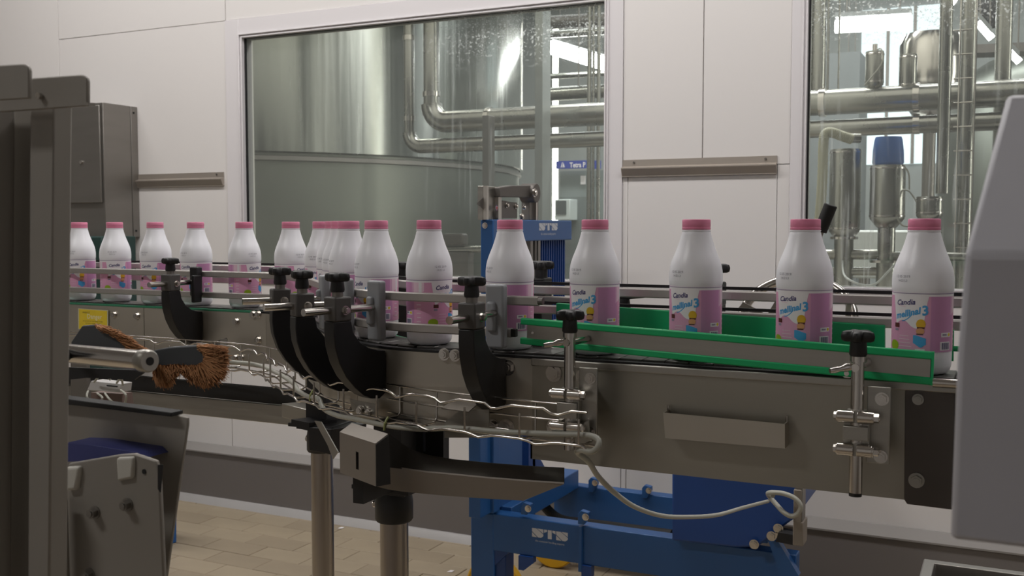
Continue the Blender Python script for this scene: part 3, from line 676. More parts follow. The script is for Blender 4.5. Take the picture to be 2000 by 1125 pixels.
# cables
def smooth_pts(pts, n=6):
    out = []; pts = [V(p) for p in pts]
    for i in range(len(pts) - 1):
        p0, p1, p2, p3 = pts[max(0, i - 1)], pts[i], pts[i + 1], pts[min(len(pts) - 1, i + 2)]
        for k in range(n):
            u = k / n; out.append(.5 * ((2 * p1) + (p2 - p0) * u + (2 * p0 - 5 * p1 + 4 * p2 - p3) * u * u + (3 * p1 - p0 - 3 * p2 + p3) * u ** 3))
    return out + [pts[-1]]
cp = [P(330, 694, 1.87), P(400, 700, 1.87), P(455, 707, 1.87), P(500, 712, 1.86), P(540, 728, 1.78), P(572, 748, 1.68), P(582, 762, 1.62), P(600, 774, 1.58), P(622, 779, 1.55), P(632, 798, 1.53), P(660, 812, 1.50), P(700, 820, 1.48),
      P(760, 832, 1.46), P(820, 838, 1.455), P(880, 836, 1.445), P(920, 838, 1.44), P(960, 842, 1.44), P(1040, 846, 1.435), P(1100, 848, 1.430), P(1148, 850, 1.425), P(1168, 858, 1.42), P(1168, 872, 1.415), P(1155, 882, 1.415), P(1135, 879, 1.42), P(1128, 884, 1.44), P(1150, 902, 1.47), P(1168, 930, 1.52), P(1200, 962, 1.60), P(1240, 990, 1.75), P(1290, 1007, 1.9), P(1340, 1010, 2.05), P(1400, 1006, 2.2), P(1450, 992, 2.4), P(1500, 979, 2.6)]
t = thing('grey_cable', 'pale grey cable lying in the wire tray, looping at its right end and hanging down', 'cable', P(1150, 850, 1.43))
wpart('sheath', MB().tube(smooth_pts(cp), .0046, 10), CABLE, t, smooth=60)
tie = mat('yellow_green_tie', '#9aa065', .5)
for x, y, Y in ((609, 774, 1.57), (754, 830, 1.462)):
    q = P(x, y, Y); wpart('cable_tie', MB().tube([q + V((0, -.006, -.008)), q + V((.002, -.007, .004)), q + V((.001, 0, .009)), q + V((.004, .002, .014))], .0022, 6), tie, t)
lp = [P(1500, 979, 2.6), P(1512, 975, 2.6), P(1520, 978, 2.6), P(1510, 968, 2.6), P(1500, 964, 2.62), P(1508, 962, 2.6), P(1530, 964, 2.6), P(1552, 973, 2.6), P(1564, 988, 2.6), P(1558, 1003, 2.6), P(1545, 1008, 2.6), P(1530, 1000, 2.6), P(1516, 985, 2.62), P(1503, 970, 2.64), P(1500, 964, 2.62)]
t = thing('coiled_cable', 'pale coiled cable loop hanging by the grey post of the blue lift', 'cable', P(1540, 980, 2.6))
wpart('sheath', MB().tube(smooth_pts(lp[3:]), .0062, 10), CABLE, t, smooth=60)
# ------------------------------------------------------------------ support posts, trough
def spost(name, x, Y, zc1, zc0, lab):
    X = P(x, 900, Y).x; t = thing(name, lab, 'support post', (X, Y, 0))
    wpart('pole', MB().cyl((X, Y, 0), (X, Y, zc1), .0248, 40), POLE, t)
    wpart('collar', MB().lathe([(.031, zc0), (.0335, zc0 + .004), (.0335, zc0 + .035), (.030, zc1 - .004), (.028, zc1)], (X, Y, 0), 32), BLACK, t)
    wpart('flange', MB().box((X - .055, Y - .05, zc1), (X + .06, Y + .05, zc1 + .008)).box((X - .04, Y - .04, zc1 - .006), (X + .045, Y + .04, zc1)), BLACK, t, bevel=.001)
    wpart('stem', MB().box((X - .028, Y - .02, zc1 + .008), (X + .028, Y + .03, .942)), BLACK, t)
    wpart('clamp_bolt', MB().hexbolt((X - .034, Y, zc0 + .025), (-1, -.2, 0), .007), CHROME, t)
    wpart('foot', MB().lathe([(.05, 0), (.05, .006), (.028, .012), (.026, .03)], (X, Y, 0), 32), BLACK, t)
    return t
spost('support_post', 769, 1.50, .826, .765, 'round steel post with thick black collar under the box with a slot')
t = spost('support_post', 629, 1.86, .835, .775, 'thinner-looking round steel post under the conveyor bend, left of the other post')
# ribbed black block under bend
blk = thing('bend_bracket', 'steel and black bracket joining the far post to the conveyor bend', 'bracket', P(620, 820, 1.84))
bp = [PZ(550, 815, .835), PZ(601, 829, .835)]
f0 = bp[0]; f1 = bp[1]
wpart('channel', MB().prism([V((f0.x, f0.y, .835)), V((f1.x, f1.y, .835)), V((f1.x, f1.y, .868)), V((f0.x, f0.y, .868))], (.06, .08, 0)), STEEL, blk, bevel=.002)
wpart('block', MB().prism([P(601, 834, 1.80), P(603, 880, 1.80), P(645, 888, 1.80), P(648, 838, 1.80)], (.03, .09, 0)), BLACK, blk, bevel=.002)
wpart('strap', MB().prism([P(614, 822, 1.72), P(627, 824, 1.72), P(660, 883, 1.72), P(650, 897, 1.72), P(640, 870, 1.72)], (0, .003, 0)), STEEL, blk)
wpart('step', MB().prism([P(569, 819, 1.80), P(569, 829, 1.80), P(579, 832, 1.80), P(579, 837, 1.80), P(588, 838, 1.80), P(604, 842, 1.80), P(604, 826, 1.80)], (.03, .06, 0)), BLACK, blk)
# slotted box
BOXS = mat('dull_box_steel', '#857d75', .5, .35, .08, (4, 4, 20))
zb0 = .885
A0, A1 = PZ(664, 923, zb0), PZ(734, 950, zb0)
def at_z(px, py, base):  # height at a given footprint point for a pixel row
    d = ray(px, py); return O.z + d.z * (V((base.x, base.y)).length / V((d.x, d.y)).length)
zt1 = at_z(664, 846, A0); 
bd = V((A1.y - A0.y, -(A1.x - A0.x), 0)).normalized() * -1
if bd.y < 0: bd = -bd
bx = thing('slotted_end_box', 'folded stainless end box with a vertical slot above the near post', 'housing', (A0.x, A0.y, zb0))
e = (A1 - A0); up = V((0, 0, 1)); H = zt1 - zb0; bd = bd * .5
F = lambda u, v: A0 + e * u + up * (H * v)
fr = MB(); th = bd * .002
for (u0, u1, v0, v1) in ((0, .46, 0, 1), (.54, 1, 0, 1), (.46, .54, 0, .24), (.46, .54, .68, 1)): fr.prism([F(u0, v0), F(u1, v0), F(u1, v1), F(u0, v1)], th)
wpart('front_plate', fr, BOXS, bx)
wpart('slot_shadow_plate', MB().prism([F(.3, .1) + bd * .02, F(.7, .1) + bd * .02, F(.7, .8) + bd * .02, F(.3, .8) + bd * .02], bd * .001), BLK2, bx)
top = [F(0, 1), F(1, 1), F(1, 1) + bd * .045 + up * .012, F(0, 1) + bd * .045 + up * .012]
wpart('top_plate', MB().prism(top, up * .002), BOXS, bx)
wpart('fixing_tab', MB().box((-.945, 1.352, .834), (-.925, 1.475, .892)), BLACK, bx)
wpart('side_plate', MB().prism([F(1, 0), F(1, 1), F(1, 1) + bd * .045 + up * .012, F(1, 0) + bd * .05], e.normalized() * .002), BLACK, bx)
# drip trough
tr = thing('drip_trough', 'curved black and steel drip trough sweeping right under the conveyor', 'trough', P(900, 930, 1.45))
topE = [(738, 842, 1.40), (760, 848, 1.43), (785, 868, 1.46), (805, 880, 1.48), (835, 889, 1.50), (880, 897, 1.50), (950, 904, 1.50), (1040, 911, 1.50), (1101, 914, 1.50)]
midE = [(736, 912, 1.38), (760, 913, 1.41), (785, 916, 1.43), (805, 919, 1.44), (835, 923, 1.45), (880, 927, 1.455), (950, 934, 1.455), (1040, 941, 1.455), (1101, 945, 1.455)]
botE = [(734, 950, 1.385), (758, 956, 1.415), (785, 960, 1.435), (805, 962, 1.445), (835, 965, 1.455), (880, 969, 1.46), (950, 974, 1.462), (1022, 978, 1.462), (1101, 946, 1.457)]
def ribbon(E1, E2, th):
    return MB().loft([[P(*a), P(*b), P(*b) + V(th), P(*a) + V(th)] for a, b in zip(E1, E2)])
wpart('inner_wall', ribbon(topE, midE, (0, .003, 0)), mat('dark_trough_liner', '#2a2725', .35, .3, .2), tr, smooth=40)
wpart('outer_wall', ribbon(midE, botE, (0, .002, .002)), BOXS, tr, smooth=40)
# black column pieces behind the trough
kb = thing('black_hanger', 'black slotted hanger plate behind the drip trough', 'bracket', P(830, 880, 1.6))
wpart('plate', MB().prism([P(793, 840, 1.56), P(826, 842, 1.56), P(826, 925, 1.56), P(793, 925, 1.56)], (0, .02, 0)).prism([P(831, 842, 1.56), P(866, 845, 1.56), P(866, 925, 1.56), P(831, 925, 1.56)], (0, .02, 0)).prism([P(825, 882, 1.56), P(832, 882, 1.56), P(832, 925, 1.56), P(825, 925, 1.56)], (0, .02, 0)), BLACK, kb)
wpart('upper_link', MB().prism([P(780, 830, 1.56), P(866, 838, 1.56), P(866, 845, 1.56), P(793, 842, 1.56)], (0, .02, 0)), BLACK, kb)
# triangular gusset and connector block at the left
gs = thing('gusset_bracket', 'small triangular steel gusset under the left conveyor panel', 'bracket', P(430, 680, 1.95))
wpart('gusset', MB().prism([P(405, 672, 1.96), P(442, 660, 1.96), P(442, 710, 1.96)], (0, .003, 0)), DSTEEL, gs)
wpart('arm', MB().prism([P(430, 662, 1.955), P(443, 662, 1.955), P(443, 715, 1.955), P(430, 715, 1.955)], (0, .003, 0)), STEEL, gs)
cb_ = thing('connector_block', 'white terminal block with loose wires beside the foreground tray', 'connector', P(205, 760, 1.5))
wpart('housing', MB().prism([P(178, 744, 1.50), P(236, 750, 1.50), P(234, 767, 1.50), P(170, 762, 1.50)], (0, .03, 0)), mat('dirty_white_plastic', '#b9b6b4', .5), cb_, bevel=.001)
wpart('slot', MB().prism([P(208, 752, 1.4985), P(229, 754, 1.4985), P(229, 756, 1.4985), P(208, 754, 1.4985)], (0, .001, 0)), BLK2, cb_)
for a, b, c in (((172, 764), (170, 775), (180, 790)), ((236, 762), (246, 772), (244, 790)), ((190, 768), (200, 778), (188, 792)), ((184, 746), (200, 730), (216, 742)), ((228, 748), (236, 738), (240, 752)), ((205, 768), (214, 780), (226, 790))):
    wpart('wire', MB().tube(smooth_pts([P(*a, 1.49), P(*b, 1.47), P(*c, 1.48)]), .0022, 6), CABLE, cb_)
wpart('body', MB().prism([P(178, 767, 1.52), P(236, 770, 1.52), P(240, 800, 1.52), P(178, 800, 1.52)], (0, .03, 0)), mat('brown_wires', '#6e5b54', .6), cb_)
wpart('mount_plate', MB().prism([P(138, 700, 1.6), P(168, 706, 1.6), P(172, 800, 1.6), P(138, 800, 1.6)], (0, .01, 0)), GSTEEL, cb_)
# ================================================================== WALL CABINET
Xc = P(271, 330, YW).x; Yf = PX(203, 300, Xc).y
z1, z0 = P(271, 209, YW).z, P(271, 463, YW).z
wc = thing('wall_cabinet', 'grey stainless electrical cabinet hanging on the white wall, upper left', 'cabinet', (Xc, YW, z0))
wpart('body', MB().box((Xc - .62, Yf + .0, z0), (Xc, YW - .045, z1)), GSTEEL, wc, bevel=.002)
wpart('back_box', MB().box((Xc - .62, YW - .042, z0), (Xc, YW - .001, z1)), GSTEEL, wc, bevel=.002)
wpart('door', MB().box((Xc - .60, Yf - .012, z0 + .16), (Xc - .012, Yf - .001, z1 - .012)), GSTEEL, wc, bevel=.003)
for zz in (z1 - .03, z0 + .03): wpart('screw', MB().tube([(Xc, YW - .025, zz), (Xc + .003, YW - .025, zz)], .005, 8), BLK2, wc)
q = PX(160, 317, Xc); q = P(159, 317, Yf - .012); wpart('lock', MB().tube([q, q + V((0, -.006, 0))], .008, 12), CHROME, wc)
t = thing('drain_pipe', 'thin grey conduit hanging below the wall cabinet', 'pipe', P(255, 500, YW - .03))
wpart('pipe', MB().cyl(V((P(255, 464, YW - .03).x, YW - .03, z0)), V((P(255, 464, YW - .03).x, YW - .03, z0 - .30)), .010, 14), GREY, t)
t = thing('dark_green_box', 'dark green equipment box standing behind the leftmost bottles', 'box', (P(170, 600, 3.0).x, 3.0, 0))
a_, b_ = P(120, 520, 3.3), P(198, 462, 3.3)
wpart('body', MB().box((a_.x, 3.3, .9), (b_.x, 3.5, b_.z)), mat('dark_green_paint', '#1f3b38', .5), t, bevel=.005)
wpart('pedestal', MB().box((a_.x + .03, 3.32, 0), (b_.x - .03, 3.48, .9)), mat('dark_green_paint', '#1f3b38', .5), t)
# ================================================================== BLUE LIFT
NY, FY = 2.83, 3.44
Xm = P(951, 440, 2.8).x; lift = thing('blue_lift', 'blue steel stacker lift on yellow wheels parked behind the conveyor', 'lift', (Xm, 3.1, 0))
ztop = P(951, 429, 2.8).z
wd = mpp((Xm, 2.8, 1.2)) * 14
wpart('mast_column', MB().box((Xm - wd, 2.8, .385), (Xm + wd, 2.845, ztop)), BLUE, lift, bevel=.003)
q = V((Xm + wd * .0, 2.80, ztop - .018)); wpart('bolt', MB().hexbolt(q + V((-wd*.3, 0, 0)), (0, -1, 0), .007), CHROME, lift)
Ye = PX(1117, 440, Xm + wd).y; zc = PX(1060, 470, Xm + wd).z
wpart('cross_beam', MB().box((Xm - wd, 2.846, zc), (Xm + wd, Ye, ztop)), BLUE, lift, bevel=.003)
# STS letters as printed stencil shapes: each shape in unit coordinates (0..1)
def sts(fn, mmx):
    S = [[(0, 1), (.38, 1), (.62, .78), (1, .42), (1, .22), (.8, 0), (.55, 0), (.0, .62)], [(.44, 1), (1, 1), (1, .52)], [(0, .52), (0, 0), (.46, 0)]]
    T = [[(.33, 0), (.67, 0), (.67, 1), (.33, 1)], [(0, 1), (.27, 1), (.27, .78), (0, .62)], [(.73, 1), (1, 1), (1, .62), (.73, .78)]]
    b = MB()
    for k, L_ in enumerate((S, T, S)):
        for pl in L_: b.face([fn((k * 1.06 + x) / 3.12, y) for x, y in pl])
    return b
Xs = Xm + wd + .0008
ya, yb = PX(1053, 440, Xs).y, PX(1089, 440, Xs).y; za, zb_ = PX(1070, 436, Xs).z, PX(1070, 450, Xs).z
wpart('lettering', sts(lambda u, v: V((Xs, ya + (yb - ya) * u, zb_ + (za - zb_) * v)), 0), STSW, lift, smooth=0)
b = MB(); put2d(b, text2d('the container handling experts', .0118), lambda x, y: V((Xs, (ya + yb) / 2 + x * .86, zb_ - .012 + y))); wpart('lettering', b, STSW, lift, smooth=0)
# inner mast rails and ribbed guard below the beam
for px, w2, m_ in ((1028, 3, GSTEEL), (1036, 2.2, DSTEEL), (1043, 3, GSTEEL)):
    y = PX(px, 500, Xm).y; wpart('mast_rail', MB().box((Xm - .02, y - .006 * w2 / 2, .5), (Xm + .02, y + .006 * w2 / 2, zc)), m_, lift)
g0, g1 = PX(1052, 500, Xm).y, PX(1100, 500, Xm).y
wpart('ribbed_guard', MB().box((Xm - .01, g0, .95), (Xm + .004, g1, zc)), BLUE2, lift)
for k in range(11):
    y = g0 + (g1 - g0) * (k + .5) / 11; wpart('rib', MB().box((Xm + .004, y - .003, .95), (Xm + .010, y + .003, zc)), BLUE2, lift)
# upper steel mast and arm above the beam
zt1 = PX(960, 364, Xm).z
y0, y1 = PX(944, 400, Xm).y, PX(973, 400, Xm).y
wpart('upper_mast', MB().box((Xm - .02, y0, ztop), (Xm + .0, y1, zt1)), STEEL, lift, bevel=.002)
wpart('upper_mast_flange', MB().box((Xm, y0, ztop), (Xm + .012, y0 + .012, zt1)), mat('pale_aluminium', '#c3bfb8', .35, .6), lift)
wpart('upper_mast_flange', MB().box((Xm, y1 - .022, ztop), (Xm + .012, y1, zt1)), MATS['pale_aluminium'], lift)
ya2, yb2 = PX(965, 380, Xm).y, PX(1040, 380, Xm).y
wpart('lift_arm', MB().prism([V((Xm - .01, ya2, PX(965, 385, Xm).z - .0)), V((Xm - .01, yb2, PX(1040, 386, Xm).z)), V((Xm - .01, yb2, PX(1040, 362, Xm).z)), V((Xm - .01, PX(990, 362, Xm).y, PX(990, 362, Xm).z)), V((Xm - .01, ya2, PX(965, 366, Xm).z))], (.03, 0, 0)), DSTEEL, lift, bevel=.003)
q = PX(1042, 377, Xm + .02); wpart('pivot', MB().tube([q + V((-.04, 0, 0)), q + V((.012, 0, 0))], .032, 24), DSTEEL, lift, bevel=.003); wpart('pivot_bolt', MB().hexbolt(q + V((.012, -.02, 0)), (1, 0, 0), .011), CHROME, lift)
yy0, yy1 = PX(1034, 400, Xm).y, PX(1052, 400, Xm).y
wpart('inner_mast', MB().box((Xm - .03, yy0, ztop), (Xm, yy1, PX(1042, 385, Xm).z)), GSTEEL, lift, bevel=.002)
wpart('inner_mast_rail', MB().box((Xm, (yy0 + yy1) / 2 - .004, ztop), (Xm + .01, (yy0 + yy1) / 2 + .004, PX(1042, 390, Xm).z)), CHROME, lift)
dk = MB(); c = PX(985, 426, Xm + .01); rr = mpp(c) * 34
pl = [c + V((0, math.cos(a) * rr, math.sin(a) * rr)) for a in [PI * k / 12 for k in range(13)]]
pl = [c + V((0, rr * 1.7, 0)), c + V((0, rr * 1.7, rr * .92)), c + V((0, rr * .4, rr * .96))] + [c + V((0, math.cos(a) * rr, math.sin(a) * rr)) for a in [PI / 2 + PI * k / 20 for k in range(11)]]
wpart('clamp_plate', dk.prism(pl, (-.015, 0, 0)), DSTEEL, lift)
for px, py in ((989, 401), (1007, 403), (1022, 405)):
    q = PX(px, py, Xm + .011); wpart('bolt', MB().hexbolt(q, (1, 0, 0), .006), CHROME, lift)
q = PX(1018, 423, Xm + .011); wpart('bolt', MB().hexbolt(q, (1, 0, 0), .008), CHROME, lift)
wpart('side_horn', MB().loft([[PX(x, y + dy, Xm - .02 + dx_) for dy, dx_ in ((-h, 0), (-h, .02), (h, .02), (h, 0))] for x, y, h in ((931, 398, 1), (938, 397, 6), (946, 398, 14))]), DSTEEL, lift)
# round flag sticker
fc = PX(970, 406, Xm + .0125); fr_ = mpp(fc) * 5.5
def disc(c, r, off_=0, n=16): return [c + V((off_, math.cos(2 * PI * k / n) * r, math.sin(2 * PI * k / n) * r)) for k in range(n)]
wpart('flag_field', MB().face(disc(fc, fr_)), mat('flag_blue', '#2b3c86', .5), lift, smooth=0)
fb = MB(); 
for an, wdt in ((R(35), .3), (R(-35), .3), (0, .4), (PI / 2, .4)):
    ca, sa = math.cos(an), math.sin(an)
    fb.face([fc + V((.0006, (x * ca - y * sa) * fr_, (x * sa + y * ca) * fr_)) for x, y in ((-.93, -wdt / 2), (.93, -wdt / 2), (.93, wdt / 2), (-.93, wdt / 2))])
wpart('flag_white', fb, LWHITE, lift, smooth=0)
fb = MB()
for an, wdt in ((R(35), .12), (R(-35), .12), (0, .24), (PI / 2, .24)):
    ca, sa = math.cos(an), math.sin(an)
    fb.face([fc + V((.0011, (x * ca - y * sa) * fr_, (x * sa + y * ca) * fr_)) for x, y in ((-.95, -wdt / 2), (.95, -wdt / 2), (.95, wdt / 2), (-.95, wdt / 2))])
wpart('flag_red', fb, RED, lift, smooth=0)
# lower carriage
zb1 = .93
l0, l1 = PX(932, 880, Xm).y, PX(1025, 880, Xm).y
wpart('lower_mast_panel', MB().box((Xm - .03, l0, .385), (Xm + .01, PX(1015, 880, Xm).y, zb1)), BLUE, lift, bevel=.002)
wpart('lower_mast_slot', MB().box((Xm + .010, PX(953, 880, Xm).y, .60), (Xm + .0115, PX(955, 880, Xm).y, .80)), BLK2, lift)
wpart('lower_mast_rail', MB().box((Xm - .01, PX(1022, 880, Xm).y, .3), (Xm + .02, PX(1035, 880, Xm).y, zb1)), BLUE2, lift)
wpart('gusset', MB().prism([PX(1030, 860, Xm), PX(1044, 862, Xm), PX(1045, 895, Xm), PX(1052, 908, Xm), PX(1060, 925, Xm), PX(1030, 925, Xm)], (.02, 0, 0)), BLUE2, lift)
nx0 = P(920, 1000, NY).x; nz1 = P(1000, 1008, NY).z; nz0 = P(1200, 1112, NY).z; nx1 = P(1556, 1060, NY).x
wpart('leg_beam', MB().box((nx0, NY, nz0), (nx1, NY + .05, nz1)), BLUE, lift, bevel=.003)
xl1 = P(965, 1080, NY).x
wpart('wheel_leg', MB().box((nx0 - .001, NY - .001, .03), (xl1, NY + .05, nz1 - .001)), BLUE, lift, bevel=.004)
wpart('leg_gusset', MB().prism([V((xl1, NY + .003, nz0 + .001)), V((xl1, NY + .003, nz0 - .05)), V((xl1 + .05, NY + .003, nz0 + .001))], (0, .04, 0)), BLUE2, lift)
wpart('leg_block', MB().box((xl1 - .01, NY + .01, .08), (P(985, 1080, NY).x, NY + .07, nz0)), BLUE2, lift, bevel=.003)
wpart('base_cross_beam', MB().box((nx0 + .01, NY + .05, nz1 - .055), (nx0 + .12, FY, nz1 + .012)), BLUE, lift, bevel=.003)
fz1 = P(1200, 958, FY).z; fz0 = fz1 - .12
wpart('leg_beam', MB().box((nx0 + .02, FY, fz0), (P(1500, 1000, FY).x, FY + .05, fz1)), BLUE, lift, bevel=.003)
def lug(px, py0, py1, Y, d=-.012):
    a, b = P(px, py0, Y + d), P(px, py1, Y + d); x = a.x
    wpart('lug', MB().prism([V((x - .016, a.y, b.z)), V((x + .004, a.y, b.z)), V((x + .018, a.y, b.z + .03)), V((x + .018, a.y, a.z)), V((x - .006, a.y, a.z + .004)), V((x - .016, a.y, a.z - .008))], (0, .02, 0)), BLUE, lift, bevel=.002)
    wpart('lug_bolt', MB().hexbolt(V((x + .01, a.y - .001, a.z - .014)), (0, -1, 0), .008), CHROME, lift)
lug(1026, 984, 1006, NY); lug(1138, 1000, 1025, NY); lug(1157, 935, 962, FY); lug(1262, 950, 974, FY)
x = P(1135, 1040, NY).x; wpart('clamp_plate', MB().box((x - .004, NY - .012, nz0 - .02), (x + .006, NY - .001, nz1)), BLUE, lift)
x = P(1022, 1080, NY).x; wpart('foot_bracket', MB().prism([V((x - .012, NY - .01, nz0)), V((x - .012, NY - .01, nz0 - .045)), V((x + .006, NY - .01, nz0 - .045)), V((x + .035, NY - .01, nz0 - .02)), V((x + .035, NY - .01, nz0))], (0, .03, 0)), BLUE2, lift)
x = P(1150, 1090, NY).x; wpart('foot_bracket', MB().box((x - .02, NY - .01, nz0 - .035), (x + .01, NY + .02, nz0)), BLUE2, lift)
def wheel(c, r, wdt):
    M = Matrix.Rotation(PI / 2, 4, 'X')
    wh = wpart('wheel', MB().lathe([(r * .70, -wdt / 2), (r * .94, -wdt / 2), (r, -wdt * .35), (r, wdt * .35), (r * .94, wdt / 2), (r * .70, wdt / 2)], c, 40, M), YEL, lift); tag(wh, 'yellow tyred wheel')
    sub('hub', MB().lathe([(r * .08, -wdt * .4), (r * .71, -wdt * .3), (r * .71, wdt * .3), (r * .08, wdt * .4)], c, 24, M), BLK2, wh)
    for k in range(5):
        a = 2 * PI * k / 5 + .3; d = V((math.cos(a), 0, math.sin(a))); c_ = V(c)
        sub('spoke', MB().tube([c_ + V((0, -wdt * .42, 0)) + d * .01, c_ + V((0, -wdt * .36, 0)) + d * r * .72], .006, 6), mat('spoke_grey', '#77787a', .5), wh)
wheel((P(945, 1100, NY + .02).x, NY + .10, .1), .1, .04); wheel((P(1076, 1080, FY).x, FY + .03, .095), .095, .04); wheel((P(1540, 1150, NY).x, NY + .1, .1), .1, .04)
wpart('axle', MB().cyl((P(945, 1100, NY).x, NY - .004, .1), (P(945, 1100, NY).x, NY + .16, .1), .012), CHROME, lift)
# beam lettering
Yl = NY - .0008; la, lb = P(1039, 1040, Yl), P(1109, 1045, Yl); zt_, zb2 = P(1040, 1031, Yl).z, P(1040, 1048, Yl).z
wpart('lettering', sts(lambda u, v: V((la.x + (lb.x - la.x) * u, Yl, zb2 + (zt_ - zb2) * v)), 0), STSW, lift, smooth=0)
b = MB(); put2d(b, text2d('the container handling experts', .0088), lambda x, y: V(((la.x + lb.x) / 2 + x * .9, Yl, zb2 - .011 + y))); wpart('lettering', b, STSW, lift, smooth=0)
# drive housing on the right
YB = 2.79
hp = [(1312, 900), (1556, 935), (1556, 1010), (1536, 1024), (1480, 1068), (1440, 1070), (1312, 1056)]
wpart('drive_housing', MB().prism([P(x, y, YB) for x, y in hp], (0, .62, 0)), BLUE2, lift, bevel=.006)
wpart('cross_shaft', MB().tube(smooth_pts([P(1050, 960, 3.3), P(1065, 990, 3.3), P(1095, 1015, 3.28), P(1140, 1022, 3.25), P(1200, 1030, 3.22), P(1312, 1045, 3.2)]), .018, 10), BLK2, lift)
Yp = 2.66
for (xa_, ya_, xb_, yb_) in ((1549, 958, 1566, 1020), (1548, 1021, 1569, 1065)):
    a, b_ = P(xa_, yb_, Yp), P(xb_, ya_, Yp); wpart('grey_post', MB().box((a.x, Yp, a.z), (b_.x, Yp + .06, b_.z)), mat('tan_post', '#857c72', .6), lift, bevel=.002)
a, b_ = P(1548, 1021, Yp), P(1569, 1021, Yp); wpart('grey_post', MB().box((a.x + .004, Yp + .004, a.z - .002), (b_.x - .004, Yp + .05, .75)), GSTEEL, lift)
for x, y in ((1473, 1063), (1507, 1047), (1524, 1045), (1520, 1032)): q = P(x, y, YB - .012); wpart('bolt', MB().hexbolt(q, (0, -1, 0), .010), CHROME, lift)
wpart('brace', MB().prism([P(1500, 1055, 2.80), P(1520, 1058, 2.80), P(1560, 1125, 2.80), P(1530, 1140, 2.80)], (0, .03, 0)), BLUE, lift)
wpart('brace', MB().prism([P(1520, 1040, 2.76), P(1550, 1045, 2.76), P(1550, 1065, 2.76), P(1515, 1058, 2.76)], (0, .05, 0)), BLK2, lift)
# black tilted handle and hand wheel of the lift seen above the conveyor
hd = thing('tiller_bar', 'black rubber grip handle rising behind the bottle near the right window', 'handle', P(1610, 440, 2.5))
wpart('grip', MB().tube([P(1602, 452, 2.5), P(1623, 400, 2.5)], .0155, 20), BLK2, hd, bevel=.002); wpart('stem', MB().tube([P(1560, 560, 2.5), P(1602, 452, 2.5)], .009, 14), GSTEEL, hd)
hw = thing('hand_wheel', 'round polished steel ring wheel behind the right conveyor rails', 'wheel', P(1557, 610, 2.45))
c = P(1556, 622, 2.45); r_ = mpp(c) * 104; pts = [c + V((math.cos(a) * r_ * 1.02, math.sin(a) * .05, math.sin(a) * r_ * .74)) for a in [2 * PI * k / 48 for k in range(48)]]
wpart('ring', MB().tube(pts, .0115, 12, closed=True), CHROME, hw, smooth=60)
for x0_, y0_, x1_, y1_ in ((1438, 606, 1452, 590), (1500, 612, 1530, 560)):
    wpart('stay', MB().prism([P(x0_, y0_, 2.42), P(x1_, y1_, 2.42), P(x1_ + 40, y1_ + 22, 2.42), P(x1_ + 30, y0_ + 6, 2.42)], (0, .004, 0)), GSTEEL, hw)
wpart('clip', MB().prism([P(1652, 588, 2.43), P(1664, 590, 2.43), P(1662, 620, 2.43), P(1650, 618, 2.43)], (0, .01, 0)), CHROME, hw, bevel=.002)
# blue tub on the floor at the left
q = PZ(322, 1075, 0.0); q.x -= .035; bt = thing('blue_tub', 'blue plastic tub on the tiles, mostly hidden by the foreground tray', 'tub', (q.x - .15, q.y + .12, 0))
def tubloop(z, g, i=0): return [V((q.x - .34 - g + i, q.y - g + i, z)), V((q.x + .0 + g - i, q.y - g + i, z)), V((q.x + g - i, q.y + .10 + g - i, z)), V((q.x - .34 - g + i, q.y + .10 + g - i, z))]
tb = MB(); tb.loft([tubloop(0, 0), tubloop(.34, .004), tubloop(.34, .010), tubloop(.36, .012), tubloop(.36, .006), tubloop(.02, -.01)])
wpart('shell', tb, mat('blue_tub_plastic', '#1d5fa8', .4), bt, bevel=.01)
# litter on the tiles
for n_, (x, y) in enumerate(((873, 1117), (660, 1032))):
    q = PZ(x, y, .002); tag(obj('paper_scrap', MB().prism([q, q + V((.018, .004, 0)), q + V((.024, .014, .004)), q + V((.006, .016, .002))], (0, 0, .001)), LWHITE), ('small white scrap on the tiles near the blue lift wheel', 'tiny white scrap at the foot of the curb behind the posts')[n_], 'litter')
# ================================================================== PLANT ROOM BEHIND THE GLASS
def st_(name, mb, m): return tag(obj(name, mb, m, smooth=0), kind='structure')
st_('floor_2', MB().box((-9.5, YW + D, -.06), (5, 11.1, 0)), PFLOOR)
st_('ceiling_2', MB().box((-9.5, YW + D, 4.6), (5, 11.1, 4.7)), mat('plant_ceiling', '#6f7475', .8))
st_('wall_far', MB().box((-9.5, 11, 0), (5, 11.1, 4.6)), BACKW)
st_('wall_plant_left', MB().box((-9.6, YW + D, 0), (-9.5, 11.1, 4.6)), BACKW)
st_('wall_plant_right', MB().box((5, YW + D, 0), (5.1, 11.1, 4.6)), BACKW)
# added bright panel on the right wall for silo reflections; daylit openings at the back
def opening(name, a, b, lab): 
    t = thing(name, lab, 'opening', a); wpart('light_panel', MB().box(a, b), DAY, t); return t
opening('silo_streak_panel', (4.97, 5.55, 0), (4.99, 5.95, 3.6), 'tall bright panel added to the plant room side wall for silo reflections')
p0_ = P(1079, 400, 9.5); p1_ = P(1088, 400, 9.5)
opening('daylit_slot', (p0_.x, 9.5, 0), (p1_.x, 9.52, P(1083, 45, 9.5).z), 'narrow bright vertical opening between silo and control machine')
t = thing('daylit_window', 'bright daylit window high on the far plant wall', 'window', (-1, 10.98, 1.9)); wpart('light_panel', MB().box((-1.42, 10.97, 1.9), (-.68, 10.99, 3.45)), mat('skylight_panel', '#e6f2f6', .5, emit=.95), t)
for x in (-1.18, -.93): wpart('glazing_bar', MB().box((x, 10.95, 1.9), (x + .03, 10.97, 3.45)), GSTEEL, t)
cl = MB()
